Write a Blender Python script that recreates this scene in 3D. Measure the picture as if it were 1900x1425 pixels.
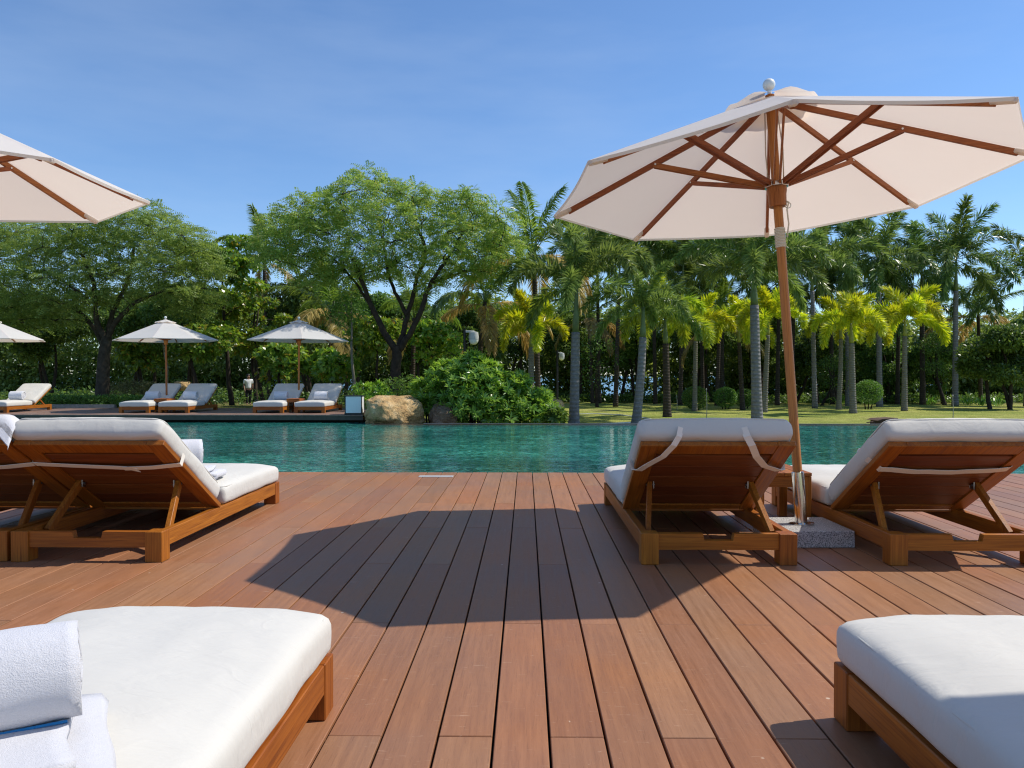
import bpy, bmesh, math, random
import numpy as np
from mathutils import Vector, Matrix, noise as mnoise

for _o in list(bpy.data.objects):
    bpy.data.objects.remove(_o)
R = math.radians
scene = bpy.context.scene
col = scene.collection

# ------------------------------------------------------------------ camera
FPX, CX, CY = 1427.0, 950.0, 712.5            # focal length and centre in photograph pixels
YAW, PITCH, CAM_H = R(1.04), math.atan(15.5 / 1427.0), 1.0
cam_d = bpy.data.cameras.new('camera')
cam_d.sensor_width = 36.0
cam_d.lens = FPX / 1900.0 * 36.0
cam_d.clip_start = 0.05
cam_d.clip_end = 20000.0
cam = bpy.data.objects.new('camera', cam_d)
cam.location = (0, 0, CAM_H)
cam.rotation_euler = (R(90) - PITCH, 0, YAW)
col.objects.link(cam)
scene.camera = cam

# ------------------------------------------------------------------ light
SUN_DIR = Vector((0.793, 0.185, 1.0)).normalized()      # towards the sun, read off the parasol's shadow
SUN_EL = math.asin(SUN_DIR.z)
SUN_AZ = math.atan2(SUN_DIR.x, SUN_DIR.y)                # clockwise from +Y
SUN_STRENGTH, SKY_STRENGTH, EXPOSURE = 3.5, 0.122, 0.42
world = bpy.data.worlds.new('World')
scene.world = world
world.use_nodes = True
wn, wl = world.node_tree.nodes, world.node_tree.links
wn.clear()
sky = wn.new('ShaderNodeTexSky')
sky.sky_type = 'NISHITA'
sky.sun_disc = False
sky.sun_elevation = SUN_EL
sky.sun_rotation = SUN_AZ
sky.altitude = 0.0
sky.air_density = 1.0
sky.dust_density = 0.0
sky.ozone_density = 8.0
bg = wn.new('ShaderNodeBackground')
bg.inputs['Strength'].default_value = SKY_STRENGTH
wo = wn.new('ShaderNodeOutputWorld')
# very thin cirrus veil over the whole sky
tc = wn.new('ShaderNodeTexCoord')
mp = wn.new('ShaderNodeMapping')
mp.inputs['Scale'].default_value = (1.6, 1.6, 7.0)
mp.inputs['Rotation'].default_value = (0.15, 0.25, 0)
nz = wn.new('ShaderNodeTexNoise')
nz.inputs['Scale'].default_value = 1.7
nz.inputs['Detail'].default_value = 5.0
nz.inputs['Roughness'].default_value = 0.55
rp = wn.new('ShaderNodeValToRGB')
rp.color_ramp.elements[0].position = 0.42
rp.color_ramp.elements[0].color = (0, 0, 0, 1)
rp.color_ramp.elements[1].position = 0.85
rp.color_ramp.elements[1].color = (0.20, 0.20, 0.20, 1)
mx = wn.new('ShaderNodeMixRGB')
mx.inputs['Color2'].default_value = (4.0, 4.8, 6.0, 1)
wl.new(tc.outputs['Generated'], mp.inputs['Vector'])
wl.new(mp.outputs['Vector'], nz.inputs['Vector'])
wl.new(nz.outputs['Fac'], rp.inputs['Fac'])
wl.new(rp.outputs['Color'], mx.inputs['Fac'])
wl.new(sky.outputs['Color'], mx.inputs['Color1'])
wl.new(mx.outputs['Color'], bg.inputs['Color'])
wl.new(bg.outputs['Background'], wo.inputs['Surface'])

sun_d = bpy.data.lights.new('sun', 'SUN')
sun_d.energy = SUN_STRENGTH
sun_d.angle = R(0.53)
sun_d.color = (1.0, 0.94, 0.84)
sun = bpy.data.objects.new('sun', sun_d)
sun.rotation_euler = SUN_DIR.to_track_quat('Z', 'Y').to_euler()
sun.location = (20, 5, 30)
col.objects.link(sun)

vs = scene.view_settings
vs.view_transform = 'Standard'
vs.look = 'None'
vs.exposure = EXPOSURE
vs.gamma = 1.0
vs.use_curve_mapping = False
scene.render.engine = 'CYCLES'
scene.cycles.use_denoising = True
scene.cycles.denoising_prefilter = 'NONE'   # leaves stay crisp
scene.cycles.denoising_input_passes = 'RGB_ALBEDO_NORMAL'
scene.cycles.use_adaptive_sampling = False
scene.cycles.filter_width = 1.2
scene.cycles.max_bounces = 8
scene.cycles.diffuse_bounces = 4
scene.cycles.glossy_bounces = 3
scene.cycles.transmission_bounces = 5
scene.cycles.transparent_max_bounces = 6
scene.cycles.caustics_reflective = False
scene.cycles.caustics_refractive = False
scene.cycles.sample_clamp_indirect = 3.0

# ------------------------------------------------------------------ survey helpers: photo reading -> place
_F = Vector((-math.sin(YAW) * math.cos(PITCH), math.cos(YAW) * math.cos(PITCH), -math.sin(PITCH)))
_RT = Vector((math.cos(YAW), math.sin(YAW), 0))
_UP = _RT.cross(_F)
def ray(px, py):
    return _F + _RT * ((px - CX) / FPX) + _UP * ((CY - py) / FPX)
def at(px, py, Y):
    """the place seen at a photo pixel, at world depth Y"""
    r = ray(px, py)
    return Vector((0, 0, CAM_H)) + r * (Y / r.y)
def on(px, py, z=0.0):
    """the place seen at a photo pixel, on the level z"""
    r = ray(px, py)
    return Vector((0, 0, CAM_H)) + r * ((z - CAM_H) / r.z)
def pix(P):
    d = Vector(P) - Vector((0, 0, CAM_H))
    w = d.dot(_F)
    return (CX + FPX * d.dot(_RT) / w, CY - FPX * d.dot(_UP) / w) if w > 0.05 else None

# ------------------------------------------------------------------ object helpers
def link(name, data, parent=None, mat=None):
    o = bpy.data.objects.new(name, data)
    col.objects.link(o)
    if parent is not None:
        o.parent = parent
    if mat is not None and data is not None and not data.materials:
        data.materials.append(mat)
    return o
def tag(o, label=None, cat=None, group=None, kind=None):
    for k, v in (('label', label), ('category', cat), ('group', group), ('kind', kind)):
        if v:
            o[k] = v
    return o
def empty(name, loc=(0, 0, 0), rz=0.0):
    o = bpy.data.objects.new(name, None)
    o.empty_display_size = 0.1
    o.location = loc
    o.rotation_euler = (0, 0, rz)
    col.objects.link(o)
    return o
def copy_tree(o, parent=None):
    c = o.copy()
    col.objects.link(c)
    c.parent = parent
    for ch in list(o.children):
        copy_tree(ch, c)
    return c
class MB:
    def __init__(self):
        self.v, self.f = [], []
    def add(self, vs, fs):
        n = len(self.v)
        self.v += [tuple(p) for p in vs]
        self.f += [tuple(i + n for i in f) for f in fs]
        return self
    def box(self, x0, x1, y0, y1, z0, z1, c=0.0, M=None):
        """box with chamfered edges"""
        if c <= 0:
            vs = [(x, y, z) for x in (x0, x1) for y in (y0, y1) for z in (z0, z1)]
            fs = [(0, 1, 3, 2), (4, 6, 7, 5), (0, 4, 5, 1), (2, 3, 7, 6), (0, 2, 6, 4), (1, 5, 7, 3)]
        else:
            vs, idx = [], {}
            X, Y, Z = (x0, x1), (y0, y1), (z0, z1)
            for i in (0, 1):
                for j in (0, 1):
                    for k in (0, 1):
                        sx, sy, sz = (1 - 2 * i) * c, (1 - 2 * j) * c, (1 - 2 * k) * c
                        idx[i, j, k] = len(vs)
                        vs += [(X[i], Y[j] + sy, Z[k] + sz), (X[i] + sx, Y[j], Z[k] + sz), (X[i] + sx, Y[j] + sy, Z[k])]
            g = lambda i, j, k, a: idx[i, j, k] + a
            fs = []
            q = [(0, 0), (0, 1), (1, 1), (1, 0)]
            for s in (0, 1):
                fs.append(tuple(g(s, a, b, 0) for a, b in q))
                fs.append(tuple(g(a, s, b, 1) for a, b in q))
                fs.append(tuple(g(a, b, s, 2) for a, b in q))
            for a in (0, 1):
                for b in (0, 1):
                    fs.append((g(a, b, 0, 0), g(a, b, 1, 0), g(a, b, 1, 1), g(a, b, 0, 1)))
                    fs.append((g(a, 0, b, 0), g(a, 1, b, 0), g(a, 1, b, 2), g(a, 0, b, 2)))
                    fs.append((g(0, a, b, 1), g(1, a, b, 1), g(1, a, b, 2), g(0, a, b, 2)))
                    for k in (0, 1):
                        fs.append((g(a, b, k, 0), g(a, b, k, 1), g(a, b, k, 2)))
        if M is not None:
            vs = [M @ Vector(p) for p in vs]
        return self.add(vs, fs)
    def tube(self, pts, rad, n=8, cap=True, flat=None):
        pts = [Vector(p) for p in pts]
        if not hasattr(rad, '__len__'):
            rad = [rad] * len(pts)
        vs, fs = [], []
        prev = None
        for i, p in enumerate(pts):
            t = (pts[min(i + 1, len(pts) - 1)] - pts[max(i - 1, 0)])
            t = t.normalized() if t.length > 1e-9 else Vector((0, 0, 1))
            if prev is None:
                a = Vector((0, 0, 1)) if abs(t.z) < 0.9 else Vector((1, 0, 0))
                u = t.cross(a).normalized()
            else:
                u = (prev - t * prev.dot(t)).normalized()
            prev = u
            w = t.cross(u)
            for k in range(n):
                a = 2 * math.pi * k / n
                vs.append(p + (u * math.cos(a) + w * math.sin(a)) * rad[i])
        for i in range(len(pts) - 1):
            for k in range(n):
                a, b = i * n + k, i * n + (k + 1) % n
                fs.append((a, b, b + n, a + n))
        if cap:
            fs.append(tuple(range(n))[::-1])
            m = (len(pts) - 1) * n
            fs.append(tuple(m + k for k in range(n)))
        return self.add(vs, fs)
    def lathe(self, prof, n=16, centre=(0, 0, 0)):
        vs, fs = [], []
        for r, z in prof:
            for k in range(n):
                a = 2 * math.pi * k / n
                vs.append((centre[0] + r * math.cos(a), centre[1] + r * math.sin(a), centre[2] + z))
        for i in range(len(prof) - 1):
            for k in range(n):
                a, b = i * n + k, i * n + (k + 1) % n
                fs.append((a, b, b + n, a + n))
        fs.append(tuple(range(n))[::-1])
        m = (len(prof) - 1) * n
        fs.append(tuple(m + k for k in range(n)))
        return self.add(vs, fs)
    def prism(self, poly, f0, f1):
        """polygon swept between two placing functions (u,v)->point"""
        n = len(poly)
        vs = [f0(*p) for p in poly] + [f1(*p) for p in poly]
        fs = [tuple(range(n))[::-1], tuple(range(n, 2 * n))]
        fs += [(i, (i + 1) % n, n + (i + 1) % n, n + i) for i in range(n)]
        return self.add(vs, fs)
    def mesh(self, name, mat=None, smooth=False, fix=True):
        me = bpy.data.meshes.new(name)
        me.from_pydata(self.v, [], self.f)
        if fix:
            bm = bmesh.new()
            bm.from_mesh(me)
            bmesh.ops.recalc_face_normals(bm, faces=bm.faces)
            bm.to_mesh(me)
            bm.free()
        if smooth:
            me.polygons.foreach_set('use_smooth', [True] * len(me.polygons))
            if smooth != 'all':
                try:
                    me.set_sharp_from_angle(angle=R(40))
                except Exception:
                    pass
        if mat is not None:
            me.materials.append(mat)
        me.update()
        return me
    def build(self, name, mat, parent=None, smooth=False):
        return link(name, self.mesh(name, mat, smooth), parent)
def np_mesh(name, V, Q, mat=None, smooth=False):
    """mesh from numpy arrays of vertices and quads"""
    V = np.asarray(V, np.float32).reshape(-1, 3)
    Q = np.asarray(Q, np.int32).reshape(-1, 4)
    me = bpy.data.meshes.new(name)
    me.vertices.add(len(V))
    me.vertices.foreach_set('co', V.ravel())
    me.loops.add(Q.size)
    me.loops.foreach_set('vertex_index', Q.ravel())
    me.polygons.add(len(Q))
    me.polygons.foreach_set('loop_start', np.arange(0, Q.size, 4, dtype=np.int32))
    if smooth:
        me.polygons.foreach_set('use_smooth', np.ones(len(Q), bool))
    me.update(calc_edges=True)
    if mat is not None:
        me.materials.append(mat)
    return me

# ------------------------------------------------------------------ materials
def srgb(r, g, b):
    f = lambda c: (c / 255.0 / 12.92) if c <= 10 else ((c / 255.0 + 0.055) / 1.055) ** 2.4
    return (f(r), f(g), f(b), 1)
class NT:
    """small node-tree writer"""
    def __init__(self, name):
        self.m = bpy.data.materials.new(name)
        self.m.use_nodes = True
        self.t = self.m.node_tree
        self.t.nodes.clear()
        self.out = self.n('ShaderNodeOutputMaterial')
    def n(self, typ, **kw):
        nd = self.t.nodes.new(typ)
        for k, v in kw.items():
            setattr(nd, k, v)
        return nd
    def set(self, nd, sock, v):
        s = nd.inputs[sock]
        if isinstance(v, bpy.types.NodeSocket):
            self.t.links.new(v, s)
        else:
            s.default_value = v
    def coord(self, which='Object', scale=(1, 1, 1), rnd=False):
        c = self.n('ShaderNodeTexCoord').outputs[which] if which != 'World' else self.n('ShaderNodeNewGeometry').outputs['Position']
        m = self.n('ShaderNodeMapping')
        self.set(m, 'Vector', c)
        m.inputs['Scale'].default_value = scale
        if rnd:
            oi = self.n('ShaderNodeObjectInfo')
            k = self.n('ShaderNodeVectorMath', operation='SCALE')
            k.inputs[0].default_value = (37.0, 91.0, 53.0)
            self.set(k, 'Scale', oi.outputs['Random'])
            self.set(m, 'Location', k.outputs['Vector'])
        return m.outputs['Vector']
    def noise(self, vec, scale, detail=3.0, rough=0.5, dist=0.0):
        nd = self.n('ShaderNodeTexNoise')
        self.set(nd, 'Vector', vec)
        nd.inputs['Scale'].default_value = scale
        nd.inputs['Detail'].default_value = detail
        nd.inputs['Roughness'].default_value = rough
        nd.inputs['Distortion'].default_value = dist
        return nd.outputs['Fac']
    def ramp(self, fac, stops):
        nd = self.n('ShaderNodeValToRGB')
        e = nd.color_ramp.elements
        while len(e) < len(stops):
            e.new(0.5)
        for el, (p, c) in zip(e, stops):
            el.position = p
            el.color = c if len(c) == 4 else (*c, 1)
        self.set(nd, 'Fac', fac)
        return nd.outputs['Color']
    def mix(self, a, b, fac, mode='MIX'):
        nd = self.n('ShaderNodeMixRGB', blend_type=mode)
        self.set(nd, 'Fac', fac)
        self.set(nd, 'Color1', a)
        self.set(nd, 'Color2', b)
        return nd.outputs['Color']
    def math(self, op, a, b=0.0):
        nd = self.n('ShaderNodeMath', operation=op)
        self.set(nd, 0, a)
        self.set(nd, 1, b)
        return nd.outputs[0]
    def mapr(self, v, a, b, c, d):
        nd = self.n('ShaderNodeMapRange')
        for i, x in enumerate((v, a, b, c, d)):
            self.set(nd, i, x)
        return nd.outputs[0]
    def hsv(self, colr, h=0.5, s=1.0, v=1.0):
        nd = self.n('ShaderNodeHueSaturation')
        self.set(nd, 'Hue', h)
        self.set(nd, 'Saturation', s)
        self.set(nd, 'Value', v)
        self.set(nd, 'Color', colr)
        return nd.outputs['Color']
    def bump(self, h, strength=0.3, dist=0.01, normal=None):
        nd = self.n('ShaderNodeBump')
        nd.inputs['Strength'].default_value = strength
        nd.inputs['Distance'].default_value = dist
        self.set(nd, 'Height', h)
        if normal is not None:
            self.set(nd, 'Normal', normal)
        return nd.outputs['Normal']
    def pbr(self, color, rough=0.6, spec=0.4, metal=0.0, normal=None, **kw):
        b = self.n('ShaderNodeBsdfPrincipled')
        self.set(b, 'Base Color', color)
        self.set(b, 'Roughness', rough)
        self.set(b, 'Specular IOR Level', spec)
        self.set(b, 'Metallic', metal)
        for k, v in kw.items():
            self.set(b, k.replace('_', ' '), v)
        if normal is not None:
            self.set(b, 'Normal', normal)
        return b.outputs['BSDF']
    def done(self, sh):
        self.t.links.new(sh, self.out.inputs['Surface'])
        return self.m
M = {}
def simple(name, c, rough=0.6, spec=0.4, metal=0.0, var=0.15, scale=20.0, bump=0.0):
    t = NT(name)
    v = t.coord('Object', rnd=True)
    n = t.noise(v, scale, 4)
    cc = t.hsv(c, 0.5, 1.0, t.mapr(n, 0.25, 0.75, 1 - var, 1 + var))
    M[name] = t.done(t.pbr(cc, rough, spec, metal, t.bump(n, bump, 0.004) if bump else None))
    return M[name]
def wood(name, c1, c2, axis, rough=0.38):
    t = NT(name)
    sc = [9.0, 9.0, 9.0]
    sc[axis] = 0.55
    v = t.coord('Object', tuple(sc), rnd=True)
    g = t.noise(v, 5.0, 5, 0.6, 0.6)
    sc2 = [60.0, 60.0, 60.0]
    sc2[axis] = 1.2
    fine = t.noise(t.coord('Object', tuple(sc2), rnd=True), 3.0, 3, 0.6)
    c = t.ramp(g, [(0.28, c1), (0.72, c2)])
    c = t.mix(c, (0.25, 0.12, 0.05, 1), t.mapr(fine, 0.48, 0.78, 0.0, 0.75), 'MULTIPLY')
    oi = t.n('ShaderNodeObjectInfo')
    c = t.hsv(c, t.mapr(oi.outputs['Random'], 0, 1, 0.492, 0.506), 1.0, t.mapr(oi.outputs['Random'], 0, 1, 0.82, 1.14))
    M[name] = t.done(t.pbr(c, t.mapr(g, 0.3, 0.7, rough, rough + 0.16), 0.30, 0.0, t.bump(fine, 0.25, 0.002)))
for ax, nm in enumerate('xyz'):
    wood('teak_' + nm, (0.255, 0.073, 0.009), (0.43, 0.143, 0.016), ax)
wood('teak_shaded', (0.14, 0.038, 0.010), (0.25, 0.074, 0.017), 0)  # same teak for the back slats, shade of the underside put into the colour
wood('pole_wood', (0.34, 0.120, 0.028), (0.50, 0.190, 0.050), 2)
wood('rib_wood', (0.29, 0.095, 0.028), (0.40, 0.140, 0.044), 0)

def plank_material(name, c1, c2):
    t = NT(name)
    oi = t.n('ShaderNodeObjectInfo').outputs['Random']
    v = t.coord('Object', (14.0, 0.7, 14.0), rnd=True)
    g = t.noise(v, 4.0, 5, 0.65, 0.4)
    fine = t.noise(t.coord('Object', (90.0, 4.0, 90.0), rnd=True), 3.0, 4, 0.75)
    big = t.noise(t.coord('World', (1, 1, 1)), 1.1, 3, 0.55)
    c = t.ramp(g, [(0.25, c1), (0.75, c2)])
    c = t.hsv(c, t.mapr(oi, 0, 1, 0.4955, 0.5035), t.mapr(oi, 0, 1, 1.03, 0.97), t.mapr(t.math('FRACT', t.math('MULTIPLY', oi, 7.31)), 0, 1, 0.88, 1.08))
    c = t.hsv(c, 0.5, t.mapr(big, 0.35, 0.65, 0.92, 1.05), t.mapr(big, 0.3, 0.7, 0.88, 1.1))
    c = t.mix(c, (0.09, 0.04, 0.02, 1), t.mapr(fine, 0.54, 0.78, 0.0, 0.50))
    # pale scuffs and specks: foot traffic, grit
    sc = t.noise(t.coord('Object', (7.0, 45.0, 1.0), rnd=True), 2.2, 4, 0.7, 1.2)
    c = t.mix(c, (0.55, 0.36, 0.24, 1), t.mapr(sc, 0.635, 0.70, 0.0, 0.50))
    sp = t.n('ShaderNodeTexVoronoi')
    t.set(sp, 'Vector', t.coord('World', (1, 1, 1)))
    sp.inputs['Scale'].default_value = 7.0
    spk = t.mapr(sp.outputs['Distance'], 0.03, 0.055, 1.0, 0.0)
    gate = t.math('GREATER_THAN', t.noise(t.coord('World', (1, 1, 1)), 5.3, 2), 0.55)
    c = t.mix(c, (0.62, 0.50, 0.38, 1), t.math('MULTIPLY', t.math('MULTIPLY', spk, gate), 0.75))
    rg = t.mapr(g, 0.3, 0.7, 0.42, 0.58)
    nrm = t.bump(fine, 0.18, 0.002)
    M[name] = t.done(t.pbr(c, rg, 0.42, 0.0, nrm))
plank_material('deck_plank', (0.272, 0.120, 0.053), (0.362, 0.168, 0.078))
plank_material('far_plank', (0.17, 0.105, 0.08), (0.26, 0.165, 0.125))
simple('deck_under_shade', (0.02, 0.014, 0.01, 1), 0.9)  # near-black: the shade in gaps and recesses is painted into this colour

def fabric(name, c, transl=0.0, weave=900.0, wr=0.5, wscale=7.0, rough=0.85, tcol=None):
    t = NT(name)
    v = t.coord('Object', rnd=True)
    w = t.noise(t.coord('Object', (1.0, 2.6, 1.0), rnd=True), wscale, 4, 0.55, 0.8)
    f = t.noise(v, weave, 1, 0.5)
    big = t.noise(v, 2.0, 3)
    cc = t.hsv(c, 0.5, 1.0, t.mapr(big, 0.3, 0.7, 0.965, 1.02))
    ridge = t.math('ABSOLUTE', t.math('SUBTRACT', t.noise(t.coord('Object', (1.0, 1.7, 1.0), rnd=True), wscale * 0.7, 2, 0.45, 0.7), 0.5))
    crease = t.mapr(ridge, 0.0, 0.045, 1.0, 0.0)
    w = t.math('ADD', w, t.math('MULTIPLY', crease, 0.07))
    nm = t.bump(w, wr, 0.012)
    nm = t.bump(f, 0.15, 0.001, nm)
    b = t.pbr(cc, rough, 0.15, 0.0, nm, Sheen_Weight=0.1)
    if transl > 0:
        tr = t.n('ShaderNodeBsdfTranslucent')
        t.set(tr, 'Color', tcol or c)
        ms = t.n('ShaderNodeMixShader')
        ms.inputs[0].default_value = transl
        t.t.links.new(b, ms.inputs[1])
        t.t.links.new(tr.outputs[0], ms.inputs[2])
        b = ms.outputs[0]
    M[name] = t.done(b)
fabric('cushion', (0.605, 0.585, 0.535, 1), 0, 700, 0.55, 5.0)
fabric('canopy', (0.90, 0.885, 0.845, 1), 0.44, 900, 0.16, 2.2, 0.9, (0.86, 0.73, 0.62, 1))
fabric('strap', (0.84, 0.79, 0.70, 1), 0, 900, 0.1)
def towel_mat(name, c):
    t = NT(name)
    v = t.coord('Object', rnd=True)
    f = t.noise(v, 420.0, 3, 0.7)
    g = t.noise(v, 60.0, 3, 0.6)
    nm = t.bump(f, 0.6, 0.004)
    nm = t.bump(g, 0.25, 0.006, nm)
    M[name] = t.done(t.pbr(t.hsv(c, 0.5, 1.0, t.mapr(f, 0.3, 0.7, 0.93, 1.04)), 0.95, 0.05, 0.0, nm, Sheen_Weight=0.25))
towel_mat('towel', (0.64, 0.64, 0.675, 1))
towel_mat('towel_blue', (0.03, 0.24, 0.55, 1))
simple('steel', (0.62, 0.61, 0.58, 1), 0.14, 0.5, 1.0, 0.05)
simple('bracket_metal', (0.30, 0.29, 0.27, 1), 0.35, 0.5, 1.0, 0.1)
simple('black_metal', (0.015, 0.015, 0.016, 1), 0.5)
simple('white_plastic', (0.52, 0.53, 0.52, 1), 0.35, 0.5, 0, 0.03)
simple('lamp_panel', (0.78, 0.79, 0.80, 1), 0.4, 0.4, 0, 0.03)
simple('finial_white', (0.72, 0.73, 0.71, 1), 0.4, 0.4, 0, 0.04)
simple('rope', (0.68, 0.64, 0.56, 1), 0.9, 0.1, 0, 0.1, 200, 0.3)
simple('plate_grey', (0.46, 0.46, 0.45, 1), 0.45, 0.4, 0, 0.1)
simple('hose', (0.75, 0.76, 0.68, 1), 0.5)
simple('kerb_stone', (0.30, 0.29, 0.27, 1), 0.8, 0.2, 0, 0.2, 12, 0.2)
simple('skin', (0.30, 0.16, 0.10, 1), 0.5)
simple('hair', (0.012, 0.010, 0.009, 1), 0.5)
simple('shirt', (0.74, 0.75, 0.76, 1), 0.85, 0.2)
simple('trousers', (0.018, 0.019, 0.022, 1), 0.85, 0.2)
def granite():
    t = NT('granite')
    v = t.coord('Object')
    vo = t.n('ShaderNodeTexVoronoi')
    t.set(vo, 'Vector', v)
    vo.inputs['Scale'].default_value = 150.0
    n = t.noise(v, 130.0, 3, 0.7)
    c = t.ramp(t.math('ADD', t.math('MULTIPLY', vo.outputs['Distance'], 0.5), t.math('MULTIPLY', n, 0.6)),
               [(0.36, (0.06, 0.06, 0.06)), (0.50, (0.30, 0.29, 0.28)), (0.66, (0.52, 0.50, 0.48))])
    M['granite'] = t.done(t.pbr(c, 0.6, 0.35, 0, t.bump(n, 0.4, 0.003)))
granite()
def rock(name, c1, c2, c3):
    t = NT(name)
    v = t.coord('Object')
    n = t.noise(v, 3.2, 7, 0.62, 0.5)
    m = t.noise(v, 14.0, 6, 0.7)
    c = t.ramp(n, [(0.30, c1), (0.5, c2), (0.68, c3)])
    c = t.mix(c, (0.10, 0.06, 0.03, 1), t.mapr(m, 0.52, 0.64, 0.0, 0.45))
    M[name] = t.done(t.pbr(c, 0.85, 0.2, 0, t.bump(m, 1.0, 0.09)))
rock('rock_gold', (0.42, 0.25, 0.11), (0.66, 0.43, 0.19), (0.76, 0.56, 0.31))
rock('rock_brown', (0.13, 0.085, 0.055), (0.27, 0.185, 0.12), (0.36, 0.26, 0.18))
simple('wet_stone', (0.030, 0.033, 0.032, 1), 0.25, 0.5, 0, 0.3, 9, 0.2)
simple('rail_stone', (0.085, 0.065, 0.05, 1), 0.6, 0.3, 0, 0.2, 9, 0.2)
simple('weathered', (0.12, 0.075, 0.05, 1), 0.8, 0.2, 0, 0.35, 30, 0.5)

def leaf_mat(name, c1, c2, transl=0.35, rough=0.42, spec=0.35, tint=None, old=None):
    """foliage: colour varies from leaf to leaf, light passes through"""
    t = NT(name)
    g = t.n('ShaderNodeNewGeometry')
    r = g.outputs['Random Per Island']
    oi = t.n('ShaderNodeObjectInfo').outputs['Random']
    stops = [(0.0, c1), (0.9, c2)] + ([(0.97, old)] if old else [])
    c = t.ramp(r, stops)
    c = t.hsv(c, t.mapr(oi, 0, 1, 0.488, 0.512), 1.0, t.mapr(oi, 0, 1, 0.86, 1.16))
    b = t.pbr(c, rough, spec)
    tr = t.n('ShaderNodeBsdfTranslucent')
    t.set(tr, 'Color', t.mix(c, tint or (0.75, 0.95, 0.15, 1), 0.35, 'MIX') if tint else t.hsv(c, 0.485, 1.1, 1.5))
    ms = t.n('ShaderNodeMixShader')
    ms.inputs[0].default_value = transl
    t.t.links.new(b, ms.inputs[1])
    t.t.links.new(tr.outputs[0], ms.inputs[2])
    M[name] = t.done(ms.outputs[0])
leaf_mat('leaf_feather', (0.130, 0.225, 0.044), (0.300, 0.395, 0.092), 0.45, 0.45, 0.3, None, (0.36, 0.33, 0.09))
leaf_mat('leaf_feather_dark', (0.135, 0.240, 0.055), (0.280, 0.400, 0.100), 0.45, 0.45, 0.3)
leaf_mat('leaf_almond', (0.085, 0.190, 0.030), (0.280, 0.400, 0.062), 0.42, 0.28, 0.5, None, (0.42, 0.30, 0.05))
leaf_mat('leaf_dark', (0.058, 0.118, 0.028), (0.165, 0.255, 0.058), 0.38, 0.36, 0.4)
leaf_mat('leaf_wood', (0.105, 0.185, 0.042), (0.270, 0.370, 0.088), 0.45, 0.36, 0.4)
leaf_mat('leaf_bush', (0.105, 0.260, 0.038), (0.285, 0.480, 0.085), 0.42, 0.28, 0.5)
leaf_mat('leaf_topiary', (0.065, 0.145, 0.030), (0.155, 0.265, 0.055), 0.33, 0.5, 0.3)
leaf_mat('leaf_dry', (0.18, 0.18, 0.08), (0.30, 0.28, 0.13), 0.3, 0.6, 0.2)
leaf_mat('frond_foxtail', (0.105, 0.175, 0.045), (0.240, 0.325, 0.085), 0.38, 0.32, 0.42)
leaf_mat('frond_foxtail_lime', (0.190, 0.300, 0.040), (0.380, 0.460, 0.060), 0.42, 0.35, 0.45)
leaf_mat('frond_yellow', (0.270, 0.380, 0.040), (0.600, 0.610, 0.070), 0.46, 0.35, 0.45)
leaf_mat('frond_royal', (0.090, 0.160, 0.045), (0.200, 0.290, 0.078), 0.37, 0.32, 0.42)
leaf_mat('frond_coconut', (0.100, 0.185, 0.036), (0.220, 0.315, 0.060), 0.42, 0.30, 0.5)
leaf_mat('frond_old', (0.30, 0.23, 0.07), (0.52, 0.42, 0.15), 0.38, 0.45, 0.35)
def bark(name, c1, c2, rings=0.0, scale=9.0):
    t = NT(name)
    v = t.coord('Object', (1, 1, 1), rnd=True)
    n = t.noise(v, scale, 5, 0.65, 0.3)
    c = t.ramp(n, [(0.3, c1), (0.7, c2)])
    h = n
    if rings:
        w = t.n('ShaderNodeTexWave', wave_type='BANDS', bands_direction='Z')
        t.set(w, 'Vector', v)
        w.inputs['Scale'].default_value = rings
        w.inputs['Distortion'].default_value = 1.2
        w.inputs['Detail'].default_value = 2.0
        c = t.mix(c, c1 + (1,) if len(c1) == 3 else c1, t.mapr(w.outputs['Fac'], 0.7, 1.0, 0.0, 0.6))
        h = t.math('ADD', t.math('MULTIPLY', n, 0.5), w.outputs['Fac'])
    M[name] = t.done(t.pbr(c, 0.85, 0.2, 0, t.bump(h, 0.6, 0.02)))
bark('bark_dark', (0.022, 0.016, 0.012), (0.065, 0.048, 0.036), 0, 8)
bark('bark_left', (0.030, 0.025, 0.019), (0.085, 0.070, 0.052), 0, 7)
bark('bark_pale', (0.16, 0.14, 0.11), (0.30, 0.27, 0.22), 0, 7)
bark('palm_grey', (0.15, 0.14, 0.135), (0.29, 0.27, 0.26), 2.6, 10)
bark('palm_thin', (0.13, 0.12, 0.10), (0.25, 0.23, 0.19), 3.5, 10)
bark('palm_brown_shaded', (0.035, 0.027, 0.021), (0.095, 0.073, 0.055), 3.0, 10)  # brown palm trunks, with the shade they stand in darkened into the colour
simple('crownshaft', (0.13, 0.17, 0.06, 1), 0.5, 0.4, 0, 0.25, 6)
simple('crownshaft_yellow', (0.26, 0.27, 0.06, 1), 0.5, 0.4, 0, 0.2, 6)

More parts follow.
